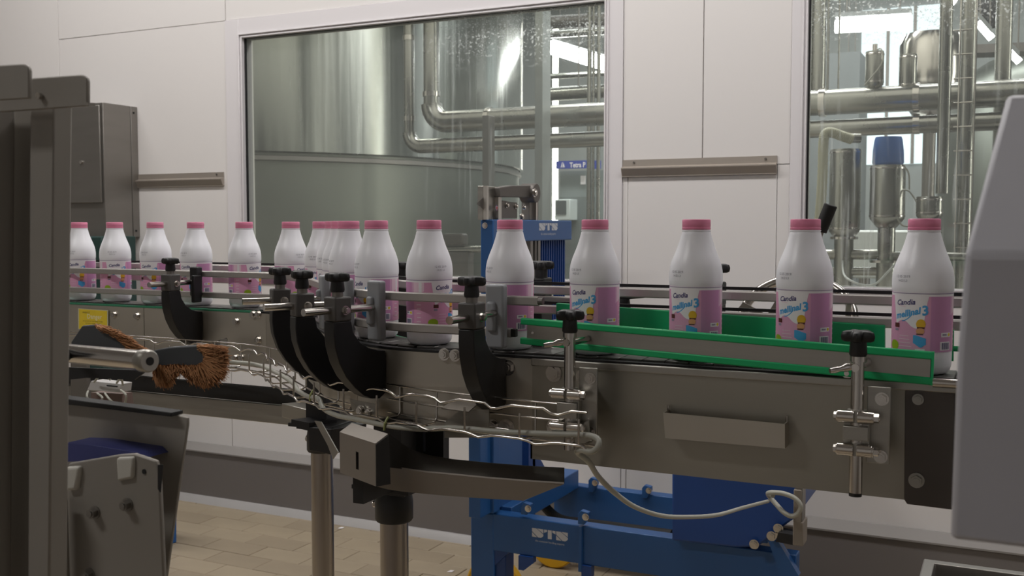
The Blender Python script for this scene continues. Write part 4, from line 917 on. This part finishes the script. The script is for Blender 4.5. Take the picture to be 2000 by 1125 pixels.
for a, b, c, d in ((-7.1, gx0, 0, 4.5), (gx0, 3.6, 0, gz0), (gx1, hx0, gz0, 4.5), (gx0, gx1, gz1, 4.5), (hx0, 3.6, gz1, 4.5)): cl.box((a, YW + D, c), (b, YW + D + .01, d))
tag(obj('wall_plant_front', cl, mat('plant_cladding', '#d6d3ca', .5), smooth=0), kind='structure')
# silo
sc0 = PD(450, 441, 8.2); sx, sy = sc0.x, sc0.y; SR = 2.34
zs = P(500, 294, 1).z
front = 8.2 - SR; zs = HC + (441 - 293) * front / FPX
silo = thing('milk_silo', 'huge brushed steel silo filling the left window', 'tank', (sx, sy, 0))
wpart('upper_jacket', MB().lathe([(SR - .02, zs), (SR, zs + .006), (SR, 4.5)], (sx, sy, 0), 160, cap=False), SILO, silo, smooth=60)
wpart('skirt', MB().lathe([(SR - .03, .25), (SR - .03, zs + .004)], (sx, sy, 0), 160, cap=False), SILO2, silo, smooth=60)
wpart('seam_ring', MB().lathe([(SR - .03, zs - .05), (SR - .012, zs - .045), (SR - .012, zs - .02), (SR - .03, zs - .015)], (sx, sy, 0), 160, cap=False), GSTEEL, silo, smooth=60)
for k in range(6):
    a = -PI / 2 + (k - 2.5) * .45; wpart('leg', MB().cyl((sx + math.cos(a) * (SR - .25), sy + math.sin(a) * (SR - .25), 0), (sx + math.cos(a) * (SR - .25), sy + math.sin(a) * (SR - .25), .3), .07), GSTEEL, silo)
# pipes
def pipe(lab, pts, r, m=PIPE, flanges=(), seg=24, group=None, name='process_pipe'):
    t = thing(name, lab, 'pipe', pts[0], group=group); wpart('tube', MB().tube(pts, r, seg), m, t, smooth=60)
    for f in flanges: 
        f = V(f); i = min(range(len(pts) - 1), key=lambda k: (V(pts[k]) - f).length); d = (V(pts[i + 1]) - V(pts[i])).normalized()
        wpart('clamp_ring', MB().tube([f - d * .012, f + d * .012], r * 1.13, seg), CHROME, t)
    return t
def col_last(): return [o for o in COL.objects if o.name.startswith('process_pipe')][-1]
def elbow(c, a, b, r, n=8):   # arc from c+a*r to c+b*r around corner
    c, a, b = V(c), V(a), V(b); o = c + a * r + b * r
    return [o - b * r * math.cos(t) - a * r * math.sin(t) for t in [PI / 2 * k / n for k in range(n + 1)]]
YP = 4.45; zu, zl = 1.795, 1.70
xu = P(843, 235, YP).x
pipe('upper large steel pipe running level behind both windows', elbow((xu, YP, zu), (0, 0, 1), (1, 0, 0), .09) + [(-1.9, YP, zu), (.2, YP, zu), (3.5, YP, zu)], .053, flanges=((P(957, 235, YP).x, YP, zu), (P(1790, 200, YP).x, YP, zu), (P(1607, 200, YP).x, YP, zu)))
pipe('vertical steel riser rising from the upper pipe elbow in front of the silo', [(xu, YP, zu + .09), (xu, YP, 4.5)], .040, flanges=((xu, YP, zu + .14),))
xl = P(800, 280, YP).x
pipe('lower large steel pipe running level behind both windows', elbow((xl, YP, zl - .02), (0, 0, 1), (1, 0, 0), .07) + [(-1.9, YP, zl - .02), (.2, YP, zl - .01), (3.5, YP, zl)], .036, flanges=((P(952, 262, YP).x, YP, zl - .02), (P(1790, 241, YP).x, YP, zl - .01)))
pipe('thin vertical steel riser left of the elbow in front of the silo', [(xl, YP, zl + .05), (xl, YP, 4.5)], .027, flanges=((xl, YP, zl + .12), (xl, YP, P(790, 75, YP).z)))
def col(lab, x0, x1, Y, z0, z1, m, dep=.06, name='steel_upright'):
    a, b = P(x0, 441, Y), P(x1, 441, Y); t = thing(name, lab, 'post', (a.x, Y, z0)); wpart('post', MB().box((a.x, Y, z0), (b.x, Y + dep, z1)), m, t, bevel=.002); return t
col('grey square upright behind the lift arm', 942, 955, 4.15, 0, P(950, 225, 4.15).z, GSTEEL)
col('tall grey upright with a lit side beside the control machine', 1044, 1059, 4.2, 0, 4.5, mat('pale_upright', '#a9adab', .45, .5), .09)
pipe('low level pipe seen between the bottles in front of the silo', [P(862, 488, 4.32), P(960, 486, 4.32)], .016); 
lb_ = thing('low_valve_block', 'dark valve block low in front of the silo', 'valve', P(890, 465, 4.3)); wpart('body', MB().box(P(864, 480, 4.3), P(915, 456, 4.36)), DSTEEL, lb_, bevel=.01); wpart('foot', MB().box(V((P(868, 545, 4.3).x, 4.3, 0)), P(925, 492, 4.36)), DSTEEL, lb_)
# control machine with blue sign
YM = 6.3
mc = thing('control_machine', 'grey filling machine with a blue lettered sign seen through the left window', 'machine', P(1140, 500, YM))
a, b_ = P(1093, 560, YM), P(1240, 331, YM); wpart('body', MB().box((a.x, YM, 0), (b_.x, YM + 1.2, b_.z)), mat('machine_grey', '#8b9494', .5, .3), mc)
for sx0, sx1 in ((1086, 1144), (1160, 1172)):
    a, b_ = P(sx0, 330, YM - .05), P(sx1, 313, YM - .05); wpart('sign_board', MB().box((a.x, YM - .05, a.z), (b_.x, YM - .03, b_.z)), TBLUE, mc)
sgn = P(1128, 322.5, YM - .052); b = MB(); put2d(b, text2d('Tetra P', .046, 0, .0012), lambda x, y: sgn + V((x * .80, 0, y))); wpart('lettering', b, LWHITE, mc, smooth=0)
lg = P(1099, 322, YM - .052); b = MB(); b.face([lg + V((x * .62, 0, z * .8)) for x, z in ((-.024, -.020), (-.010, -.020), (.0, .022), (-.006, .022))]); b.face([lg + V((x * .62, 0, z * .8)) for x, z in ((.004, -.020), (.024, -.020), (.010, .018), (.004, .010))]); b.face([lg + V((x * .62, 0, z * .8)) for x, z in ((-.004, -.02), (.0, -.02), (.004, -.004), (.001, .002))])
wpart('logo', b, LWHITE, mc, smooth=0)
a, b_ = P(1083, 430, YM - .15), P(1113, 389, YM - .15); wpart('screen_box', MB().box((a.x, YM - .15, a.z), (b_.x, YM - .02, b_.z)), mat('pale_plastic', '#c9d2d2', .4), mc, bevel=.004)
a, b_ = P(1086, 419, YM - .152), P(1106, 392, YM - .152); wpart('screen', MB().box((a.x, YM - .154, a.z), (b_.x, YM - .149, b_.z)), SCRN, mc)
a, b_ = P(1134, 360, YM - .01), P(1143, 343, YM - .01); wpart('notice', MB().box((a.x, YM - .012, a.z), (b_.x, YM - .001, b_.z)), LWHITE, mc)
a, b_ = P(1093, 385, YM - .02), P(1160, 366, YM - .02); wpart('lower_front', MB().box((a.x, YM - .02, .3), (b_.x, YM - .001, a.z)), mat('machine_grey_dark', '#737b7b', .5, .3), mc)
for x, r in ((1150, .022), (1158, .012), (1168, .018)): pipe('thin vertical pipe in front of the control machine, ' + {1150: 'leftmost', 1158: 'middle', 1168: 'rightmost'}[x] + ' of three', [V((P(x, 441, 5.4).x, 5.4, 0)), V((P(x, 441, 5.4).x, 5.4, 4.5))], r * .6)
# roof ducts above the machine
for k, (y, yy) in enumerate(((45, 7.2), (68, 7.6), (150, 8.0), (185, 7.0))): pipe(('highest', 'second', 'third', 'lowest')[k] + ' level roof pipe at the top right of the left window', [P(1060, y, yy), P(1300, y - 14, yy)], (.05, .03, .025, .05)[k], DSTEEL if k == 0 else PIPE); hq = P(1130, y - 4, yy); wpart('hanger', MB().cyl(hq, V((hq.x, hq.y, 4.6)), .006, 6), GSTEEL, col_last())
# lamps
def lamp(a, b, r, lab):
    t = thing('tube_lamp', lab, 'lamp', a); wpart('tube', MB().tube([a, b], r, 12), LAMP, t)
    a, b = V(a), V(b); u = V((0, 0, r * 1.25)); wpart('housing', MB().prism([a + u + V((0, r, 0)), b + u + V((0, r, 0)), b + u + V((0, -r, 0)), a + u + V((0, -r, 0))], (0, 0, .03)), mat('lamp_housing', '#8e9292', .5), t)
    for e_ in (.15, .85): h_ = a + (b - a) * e_ + u; wpart('hanger', MB().cyl(h_, V((h_.x, h_.y, 4.6)), .004, 6), GSTEEL, t)
lamp(P(1632, 52, 7), P(1780, 44, 7), .042, 'longest bright tube lamp, glowing through the right window')
lamp(P(1075, 92, 7.8), P(1200, 130, 7.8), .055, 'bright tube lamp glowing at the right edge of the left window')
lamp(P(1910, 44, 5.7), P(1937, 75, 5.7), .018, 'short bright slanted lamp high in the right window, upper of the right pair')
lamp(P(1969, 98, 5.7), P(1991, 121, 5.7), .017, 'short bright slanted lamp in the right window, lower of the right pair')
lamp(P(1853, -6, 5.7), P(1867, 2, 5.7), .027, 'bright lamp end at the very top of the right window')
lamp(P(1654, 132, 9), P(1672, 141, 9), .028, 'small slanted lamp above the pipe canister at the left of the right window')
lamp(P(1577, 93, 9), P(1583, 97, 9), .03, 'tiny lamp at the left edge of the right window')
# right window equipment
def canister(name, lab, x0, x1, y0, y1, Y, m=PIPE, extra=None):
    c1, c0 = P((x0 + x1) / 2, y0, Y), P((x0 + x1) / 2, y1, Y); r = mpp(c0) * (x1 - x0) / 2; c1.x = c0.x
    t = thing(name, lab, 'valve', c0); z0, z1 = c0.z, c1.z
    wpart('body', MB().lathe([(r * .3, z0 - r * .55), (r * .55, z0 - r * .5), (r * .97, z0), (r, z0 + .01), (r, z1 - .008), (r * .96, z1), (r * .3, z1)], (c0.x, Y, 0), 40), m, t, smooth=50)
    for z in (z0 + .012, z1 - .012): wpart('band', MB().lathe([(r, z - .004), (r * 1.03, z - .003), (r * 1.03, z + .003), (r, z + .004)], (c0.x, Y, 0), 40, cap=False), CHROME, t)
    return t, c0.x, r, z0, z1
YV = 4.12
t, x, r, z0, z1 = canister('valve_actuator', 'blue-topped steel valve canister in the middle of the right window', 1699, 1765, 323, 428, YV)
za = P(1732, 320, YV).z; zb3 = P(1732, 268, YV).z
wpart('blue_head', MB().lathe([(r * .80, z1), (r * .86, za), (r * .89, za + .004), (r * .86, (za + zb3) / 2), (r * .78, zb3 - .01), (r * .72, zb3), (r * .1, zb3 + .002)], (x, YV, 0), 40), mat('blue_actuator_head', '#2b62b0', .45), t, smooth=50)
wpart('neck_yoke', MB().lathe([(r * .5, z0 - .16), (r * .5, z0 - .03)], (x, YV, 0), 24), PIPE, t); wpart('stem_pipe', MB().cyl((x, YV, 0), (x, YV, z0 - .16), r * .55, 28), PIPE, t); wpart('yoke_flange', MB().lathe([(r * .95, z0 - .165), (r * .95, z0 - .155)], (x, YV, 0), 32), CHROME, t)
t, x, r, z0, z1 = canister('valve_actuator', 'tall plain steel valve canister beside the beige hose', 1619, 1678, 292, 452, YV)
wpart('stem_pipe', MB().cyl((x, YV, 0), (x, YV, z0), r * .62, 28), PIPE, t); wpart('yoke_flange', MB().lathe([(r * .9, z0 - .03), (r * .9, z0 - .02)], (x, YV, 0), 32), CHROME, t)
pipe('low level pipe linking the two valve canisters', [P(1560, 497, YV), P(1732, 497, YV)], mpp((.2, 4.1, 1)) * 11)
pipe('lowest level pipe under the valve canisters', [P(1600, 530, YV), P(1732, 530, YV)], mpp((.2, 4.1, 1)) * 9)
pipe('right low level pipe beside the blue-topped canister', [P(1732, 500, YV), P(1990, 503, YV)], mpp((.2, 4.1, 1)) * 9)
hs = thing('corrugated_hose', 'beige corrugated hose bending down at the left of the right window', 'hose', P(1605, 300, 3.98))
hp_ = smooth_pts([P(1664, 272, 4.02), P(1645, 266, 4.0), P(1625, 259, 3.98), P(1612, 262, 3.97), P(1608, 285, 3.97), P(1606, 350, 3.97), P(1600, 430, 3.97), P(1590, 470, 3.97)], 14)
wpart('tube', MB().tube(hp_, [mpp(hp_[0]) * (10.2 if k % 2 else 9.2) for k in range(len(hp_))], 18), HOSE, hs, smooth=60)
pipe('small steel coupling where the beige hose starts', [P(1655, 270, 4.03), P(1680, 270, 4.05)], .018)
pipe('thick vertical pipe rising through the right window', [V((P(1838, 441, 4.05).x, 4.05, P(1838, 378, 4.05).z)), V((P(1838, 441, 4.05).x, 4.05, 4.5))], mpp((.5, 4.05, 1.3)) * 13)
t, x, r, z0, z1 = canister('drum_valve', 'round steel valve drum under the thick vertical pipe', 1790, 1840, 384, 422, 4.05)
pipe('vertical pipe ringed by cable rungs, right window', [V((P(1882, 441, 4.3).x, 4.3, 0)), V((P(1882, 441, 4.3).x, 4.3, 4.5))], mpp((.6, 4.3, 1.3)) * 14.5)
rk = thing('rung_rack', 'narrow wire ladder rack around the ringed vertical pipe', 'rack', P(1880, 441, 4.2))
for x in (1866, 1897): wpart('rail', MB().cyl(V((P(x, 441, 4.2).x, 4.2, .9)), V((P(x, 441, 4.2).x, 4.2, 2.4)), .0035, 8), CHROME, rk)
for k in range(10):
    y = 60 + 47 * k; a, b_ = P(1862, y, 4.2), P(1899, y, 4.2); b_.z = a.z; wpart('rung', MB().cyl(a, b_, .003, 8), CHROME, rk)
pipe('rightmost tall steel column in the right window', [V((P(1950, 441, 4.6).x, 4.6, 0)), V((P(1950, 441, 4.6).x, 4.6, 4.5))], mpp((.8, 4.6, 1.3)) * 16.5)
pipe('grey vertical pipe at the left edge of the right window', [V((P(1592, 441, 5.0).x, 5.0, 1.9)), V((P(1592, 441, 5.0).x, 5.0, 4.5))], mpp((.1, 5, 1.3)) * 16)
pipe('thin bright vertical pipe near the left edge of the right window', [V((P(1611, 441, 5.2).x, 5.2, 1.85)), V((P(1611, 441, 5.2).x, 5.2, 4.5))], mpp((.1, 5, 1.3)) * 3)
pipe('second thin bright vertical pipe near the left edge of the right window', [V((P(1632, 441, 5.2).x, 5.2, 1.85)), V((P(1632, 441, 5.2).x, 5.2, 4.5))], mpp((.1, 5, 1.3)) * 2)
t, x, r, z0, z1 = canister('pipe_top_canister', 'small steel canister on the upper pipe with a looped tube', 1690, 1725, 101, 166, 4.46)
wpart('nipple', MB().cyl((x, 4.46, z1), (x, 4.46, z1 + .03), .01), CHROME, t); wpart('tube', MB().tube(smooth_pts([V((x, 4.45, z1)), V((x + .03, 4.41, z1)), V((x + .035, 4.39, z1 - .06)), V((x - .03, 4.39, z0 - .01))]), .003, 6), CABLE, t)
canister('pipe_top_canister', 'second small steel canister on the upper pipe, right of the first', 1756, 1789, 107, 172, 4.46)
t = thing('round_vessel', 'round polished vessel end shining behind the upper pipe', 'tank', P(1815, 150, 5.4)); wpart('shell', MB().lathe([(.0, -.2), (.08, -.19), (.13, -.12), (.145, 0), (.145, .15), (.12, .2), (0, .2)], P(1818, 148, 5.4), 36), CHROME, t, smooth=60); vv = P(1818, 148, 5.4); wpart('stand', MB().cyl((vv.x, vv.y, 0), (vv.x, vv.y, vv.z - .15), .03, 16), GSTEEL, t)
s2 = PD(2090, 441, 7.6); t = thing('second_silo', 'dull steel tank behind the uprights at the right window edge', 'tank', (s2.x, s2.y, 0)); wpart('shell', MB().lathe([(.9, .3), (.92, .32), (.92, 2.3), (.6, 2.5), (0, 2.55)], (s2.x, s2.y, 0), 96), SILO2, t, smooth=60)
t = thing('back_partition', 'grey cabinet wall standing behind the valves in the right window', 'cabinet', P(1700, 500, 6.6)); a, b_ = P(1560, 560, 6.6), P(1680, 100, 6.6); wpart('body', MB().box((a.x, 6.6, 0), (b_.x, 7.0, b_.z)), mat('cabinet_grey', '#878d90', .5, .3), t)
t = thing('white_bench', 'pale bench top behind the valves at the sill of the right window', 'bench', P(1700, 470, 5.6)); a, b_ = P(1655, 450, 5.6), P(1800, 450, 5.6); wpart('top', MB().box((a.x, 5.6, a.z - .25), (b_.x, 6.1, a.z)), mat('bench_white', '#d7dcda', .5), t, bevel=.01); wpart('leg', MB().box((a.x + .05, 5.7, 0), (a.x + .1, 5.75, a.z - .25)), GSTEEL, t); wpart('leg', MB().box((b_.x - .1, 5.7, 0), (b_.x - .05, 5.75, a.z - .25)), GSTEEL, t)
t = thing('roof_beam', 'dark roof beam across the top right of the right window', 'beam', P(1950, 100, 6.5)); wpart('beam', MB().prism([P(1780, 92, 6.5), P(2100, 78, 6.5), P(2100, 96, 6.5), P(1780, 108, 6.5)], (0, .2, 0)), DSTEEL, t)
t = thing('roof_duct', 'dark round fan hub hanging high in the right window', 'fan', P(1935, 20, 6.0)); wpart('hub', MB().lathe([(.05, -.05), (.09, -.03), (.09, .03), (.05, .05)], P(1938, 20, 6.0), 24, Matrix.Rotation(PI / 2, 4, 'X')), BLK2, t)
t = thing('white_air_hose', 'thin white air hose sagging between the valves at the right window', 'hose', P(1700, 550, 3.95))
wpart('tube', MB().tube(smooth_pts([P(1646, 500, YV), P(1648, 535, 4.0), P(1665, 550, 3.95), P(1690, 557, 3.95), P(1712, 553, 3.95), P(1735, 530, 3.95), P(1760, 505, 3.98), P(1790, 480, 4.05), P(1815, 425, 4.05)]), .0042, 8), mat('white_hose', '#d5d8d6', .5), t)
t = thing('black_air_hose', 'thin looped tubes beside the blue-topped canister', 'hose', P(1770, 400, 3.95))
for pp in (((1758, 385), (1762, 372), (1776, 374), (1790, 394)), ((1752, 425), (1762, 440), (1776, 442)), ((1765, 323), (1775, 340), (1776, 370))): wpart('tube', MB().tube(smooth_pts([P(x, y, 3.97) for x, y in pp]), .003, 6), CABLE, t)
# ================================================================== FOREGROUND
def PG(pts, d): return [PD(x, y, d) for x, y in pts]
FST = mat('foreground_steel', '#8f8a83', .55, .35, .08, (4, 4, 4))
# post at the left
po = thing('machine_post', 'dark grey channel post of a machine in the left foreground', 'post', PD(60, 700, 1.0))
Yq = .70
xA, xB, xC, xD = P(-60, 441, Yq).x, P(28, 441, Yq).x, P(92, 441, Yq + .004).x, P(139, 441, Yq + .02).x
zt_ = P(100, 206, Yq).z; zb_ = .35
def slab(nm, x0t, x1t, yt, x0b, x1b, yb, Y, th, bv=.002):
    wpart(nm, MB().prism([P(x0t, yt, Y), P(x1t, yt, Y), P(x1b, yb, Y), P(x0b, yb, Y)], (0, -th, 0)), FST, po, bevel=bv)
slab('front_flange', -70, 31, 186, -70, 22, 1190, Yq, .02)
slab('web', 20, 100, 204, 12, 94, 1190, Yq + .02, .004)
slab('inner_lip', 62, 88, 205, 58, 80, 1190, Yq + .012, .002)
slab('rear_flange', 96, 142, 206, 90, 131, 1190, Yq + .012, .022)
def rplate(x0, y0, x1, y1, Y, th, r=14, sl=0):
    pts = []
    for cx, cy_, a0 in ((x1 - r, y0 + r, -90), (x1 - 2, y1 - 2, 0), (x0 + 2, y1 - 2, 90), (x0 + 2, y0 + 2, 180)):
        rr = r if a0 == -90 else 2
        for k in range(5): a = R(a0 + 90 * k / 4); px_ = cx + rr * math.cos(a); pts.append((px_, cy_ + rr * math.sin(a) + sl * (x1 - px_)))
    return MB().prism([P(x, y, Y) for x, y in pts], (0, th, 0))
wpart('top_plate', rplate(-60, 124, 56, 192, Yq - .06, .004, sl=.06), FST, po, bevel=.001)
wpart('top_plate', rplate(-20, 145, 170, 207, Yq - .03, .004, sl=.07), FST, po, bevel=.001)
wpart('cap_shelf', MB().prism([P(-20, 196, Yq - .03), P(172, 200, Yq - .03), P(172, 206, Yq - .03), P(-20, 203, Yq - .03)], (0, .008, 0)), FST, po)
q = P(79, 188, Yq - .031); wpart('screw', MB().tube([q, q + V((0, -.003, 0))], .003, 10), CHROME, po)
# tray beneath with side plate
tr = thing('foreground_tray', 'grey sheet steel tray with flared side in the left foreground', 'tray', PD(240, 950, 1.15))
Yt = .92
wpart('flared_side', MB().prism([P(60, 774, Yt), P(332, 808, Yt), P(366, 816, Yt - .0), P(366, 830, Yt), P(318, 1175, Yt), P(60, 1175, Yt)], (0, .004, 0)), FST, tr, bevel=.001)
wpart('rim', MB().prism([P(60, 770, Yt - .01), P(334, 806, Yt - .01), P(334, 814, Yt - .01), P(60, 782, Yt - .01)], (0, .02, 0)), BLK2, tr, bevel=.001)
Yu = .86
wpart('front_box', MB().prism([P(133, 905, Yu), P(232, 888, Yu), P(262, 886, Yu), P(304, 900, Yu), P(310, 925, Yu), P(322, 1180, Yu), P(133, 1180, Yu)], (0, .006, 0)), FST, tr, bevel=.002)
wpart('blue_pad', MB().prism([P(125, 866, Yu + .02), P(170, 868, Yu + .02), P(268, 884, Yu + .02), P(280, 896, Yu + .02), P(125, 902, Yu + .02)], (0, .04, 0)), mat('blue_belt_pad', '#363c72', .5), tr)
wpart('white_block', MB().prism([P(226, 894, Yu - .004), P(260, 892, Yu - .004), P(258, 935, Yu - .004), P(228, 941, Yu - .004)], (0, .015, 0)), mat('white_block', '#b9b6ae', .5), tr, bevel=.003)
wpart('white_block', MB().prism([P(124, 913, Yu - .006), P(154, 911, Yu - .006), P(148, 958, Yu - .006), P(128, 960, Yu - .006)], (0, .015, 0)), mat('white_block', '#b9b6ae', .5), tr, bevel=.004)
wpart('slot', MB().prism([P(308, 908, Yu - .001), P(318, 908, Yu - .001), P(313, 962, Yu - .001), P(308, 955, Yu - .001)], (0, .001, 0)), BLK2, tr)
for x, y in ((186, 1000), (250, 985), (176, 1122)): q = P(x, y, Yu); wpart('wing_screw', MB().hexbolt(q, (.1, -1, 0), .006, .008), GSTEEL, tr)
q = P(282, 921, Yu); wpart('hole', MB().tube([q + V((0, -.001, 0)), q], .003, 10), BLK2, tr)
wpart('upright_bar', MB().box((P(128, 1000, Yu).x, Yu - .03, .55), (P(148, 1000, Yu).x, Yu - .01, P(140, 968, Yu).z)), FST, tr, bevel=.002)
# roller
rl = thing('roller_rod', 'hollow steel rod pointing right from the foreground post', 'rod', PD(200, 700, 1.05))
a, b_ = P(60, 683, .86), P(276, 704, .80); r_ = mpp(b_) * 20; d_ = (b_ - a).normalized()
wpart('tube', MB().tube([a, b_], r_, 32), CHROME, rl)
wpart('end_ring', MB().tube([b_, b_ + d_ * .004, b_ + d_ * .014, b_ + d_ * .017], [r_, r_ * 1.12, r_ * 1.12, r_ * .95], 32), STEEL, rl)
wpart('bore', MB().tube([b_ + d_ * .0165, b_ + d_ * .0175], r_ * .42, 20), BLK2, rl)
wpart('under_bar', MB().prism([P(100, 716, 1.0), P(286, 724, 1.0), P(262, 742, 1.0), P(170, 738, 1.0), P(100, 745, 1.0)], (0, .003, 0)), BLK2, rl)
# brushes
def brush(name, lab, hold, tufts, Y, n, ln, thick=.012):
    t = thing(name, lab, 'brush', P(*hold[0], Y)); wpart('holder', MB().prism([P(x, y, Y) for x, y in hold], (0, thick, 0)), mat('brush_holder_grey', '#3f4144', .5), t, bevel=.002)
    wpart('mount_arm', MB().cyl(P(hold[0][0] + 6, hold[0][1] + 16, Y + .014), P(110, hold[0][1] + 10, .80), .006, 12), BLK2, t)
    b = MB(); rnd = random.Random(len(hold) * 13 + n)
    for k in range(n):
        u = rnd.random() * (len(tufts) - 1); i = int(u); f = u - i; A, B = tufts[i], tufts[i + 1]
        x = A[0] + (B[0] - A[0]) * f; y = A[1] + (B[1] - A[1]) * f; dx = A[2] + (B[2] - A[2]) * f; dy = A[3] + (B[3] - A[3]) * f
        p = P(x + rnd.gauss(0, 1.5), y + rnd.gauss(0, 1.5), Y + rnd.uniform(-.006, thick + .006)); k2 = rnd.uniform(.65, 1.08)
        e = P(x + dx * k2 + rnd.gauss(0, 3), y + dy * k2 + rnd.gauss(0, 3), Y + rnd.uniform(-.012, thick + .012)); m_ = (p + e) / 2 + V((rnd.gauss(0, .0015), rnd.gauss(0, .0015), rnd.gauss(0, .0015)))
        b.tube([p, m_, e], [.00075, .0006, .0004], 3, cap=False)
    tag(wpart('bristles', b, BRIST, t, smooth=0), kind='stuff'); return t
brush('strip_brush', 'orange-bristled brush end in the foreground, right of the steel rod',
      [(298, 684), (330, 678), (386, 674), (402, 690), (404, 704), (392, 718), (330, 716), (300, 716)],
      [(300, 712, 6, 38), (318, 716, 14, 38), (330, 716, 10, 20), (345, 714, 8, 12), (368, 716, 10, 30), (388, 714, 14, 42), (398, 708, 36, 34), (400, 698, 46, 14), (398, 686, 42, -4), (386, 676, 44, 6), (398, 690, 44, 10)], 1.05, 5200, .03)
brush('strip_brush', 'orange-bristled brush behind the steel rod, sloping down from the post',
      [(138, 668), (160, 636), (186, 634), (215, 648), (238, 668), (255, 690), (140, 696)],
      [(186, 636, 24, 8), (205, 645, 30, 10), (222, 655, 36, 12), (238, 668, 38, 14), (250, 682, 38, 8)], 1.12, 2600, .03)
# pale guard at the right
gd = thing('machine_guard', 'pale grey painted machine guard filling the right foreground', 'guard', P(1930, 900, .8))
Ya, Yb, Yc_ = .86, .74, .74
Lp = [P(1967, 186, Ya), P(1886, 495, Yb), P(1870, 700, Yb), P(1856, 1054, Yc_)]
Wd = .30
loops = []
for p in Lp: loops.append([p, p + V((Wd, 0, 0)), V((p.x + Wd, 1.12, p.z)), V((p.x, 1.12, p.z))])
wpart('cover', MB().loft(loops), PGREY, gd, bevel=.004, seg=2, smooth=12)
# steel tray edge, lower right
q = PZ(1803, 1090, .62); bn = thing('steel_bin', 'open steel bin with folded rim at the bottom right corner', 'bin', (q.x + .2, q.y - .2, .3))
def bl(z, i): return [V((q.x + i, q.y - i, z)), V((q.x + .6 - i, q.y - i, z)), V((q.x + .6 - i, q.y - .5 + i, z)), V((q.x + i, q.y - .5 + i, z))]
wpart('shell', MB().loft([bl(.30, .0), bl(.612, 0), bl(.62, .002), bl(.62, .022), bl(.61, .024), bl(.32, .03)]), GSTEEL, bn, bevel=.002)
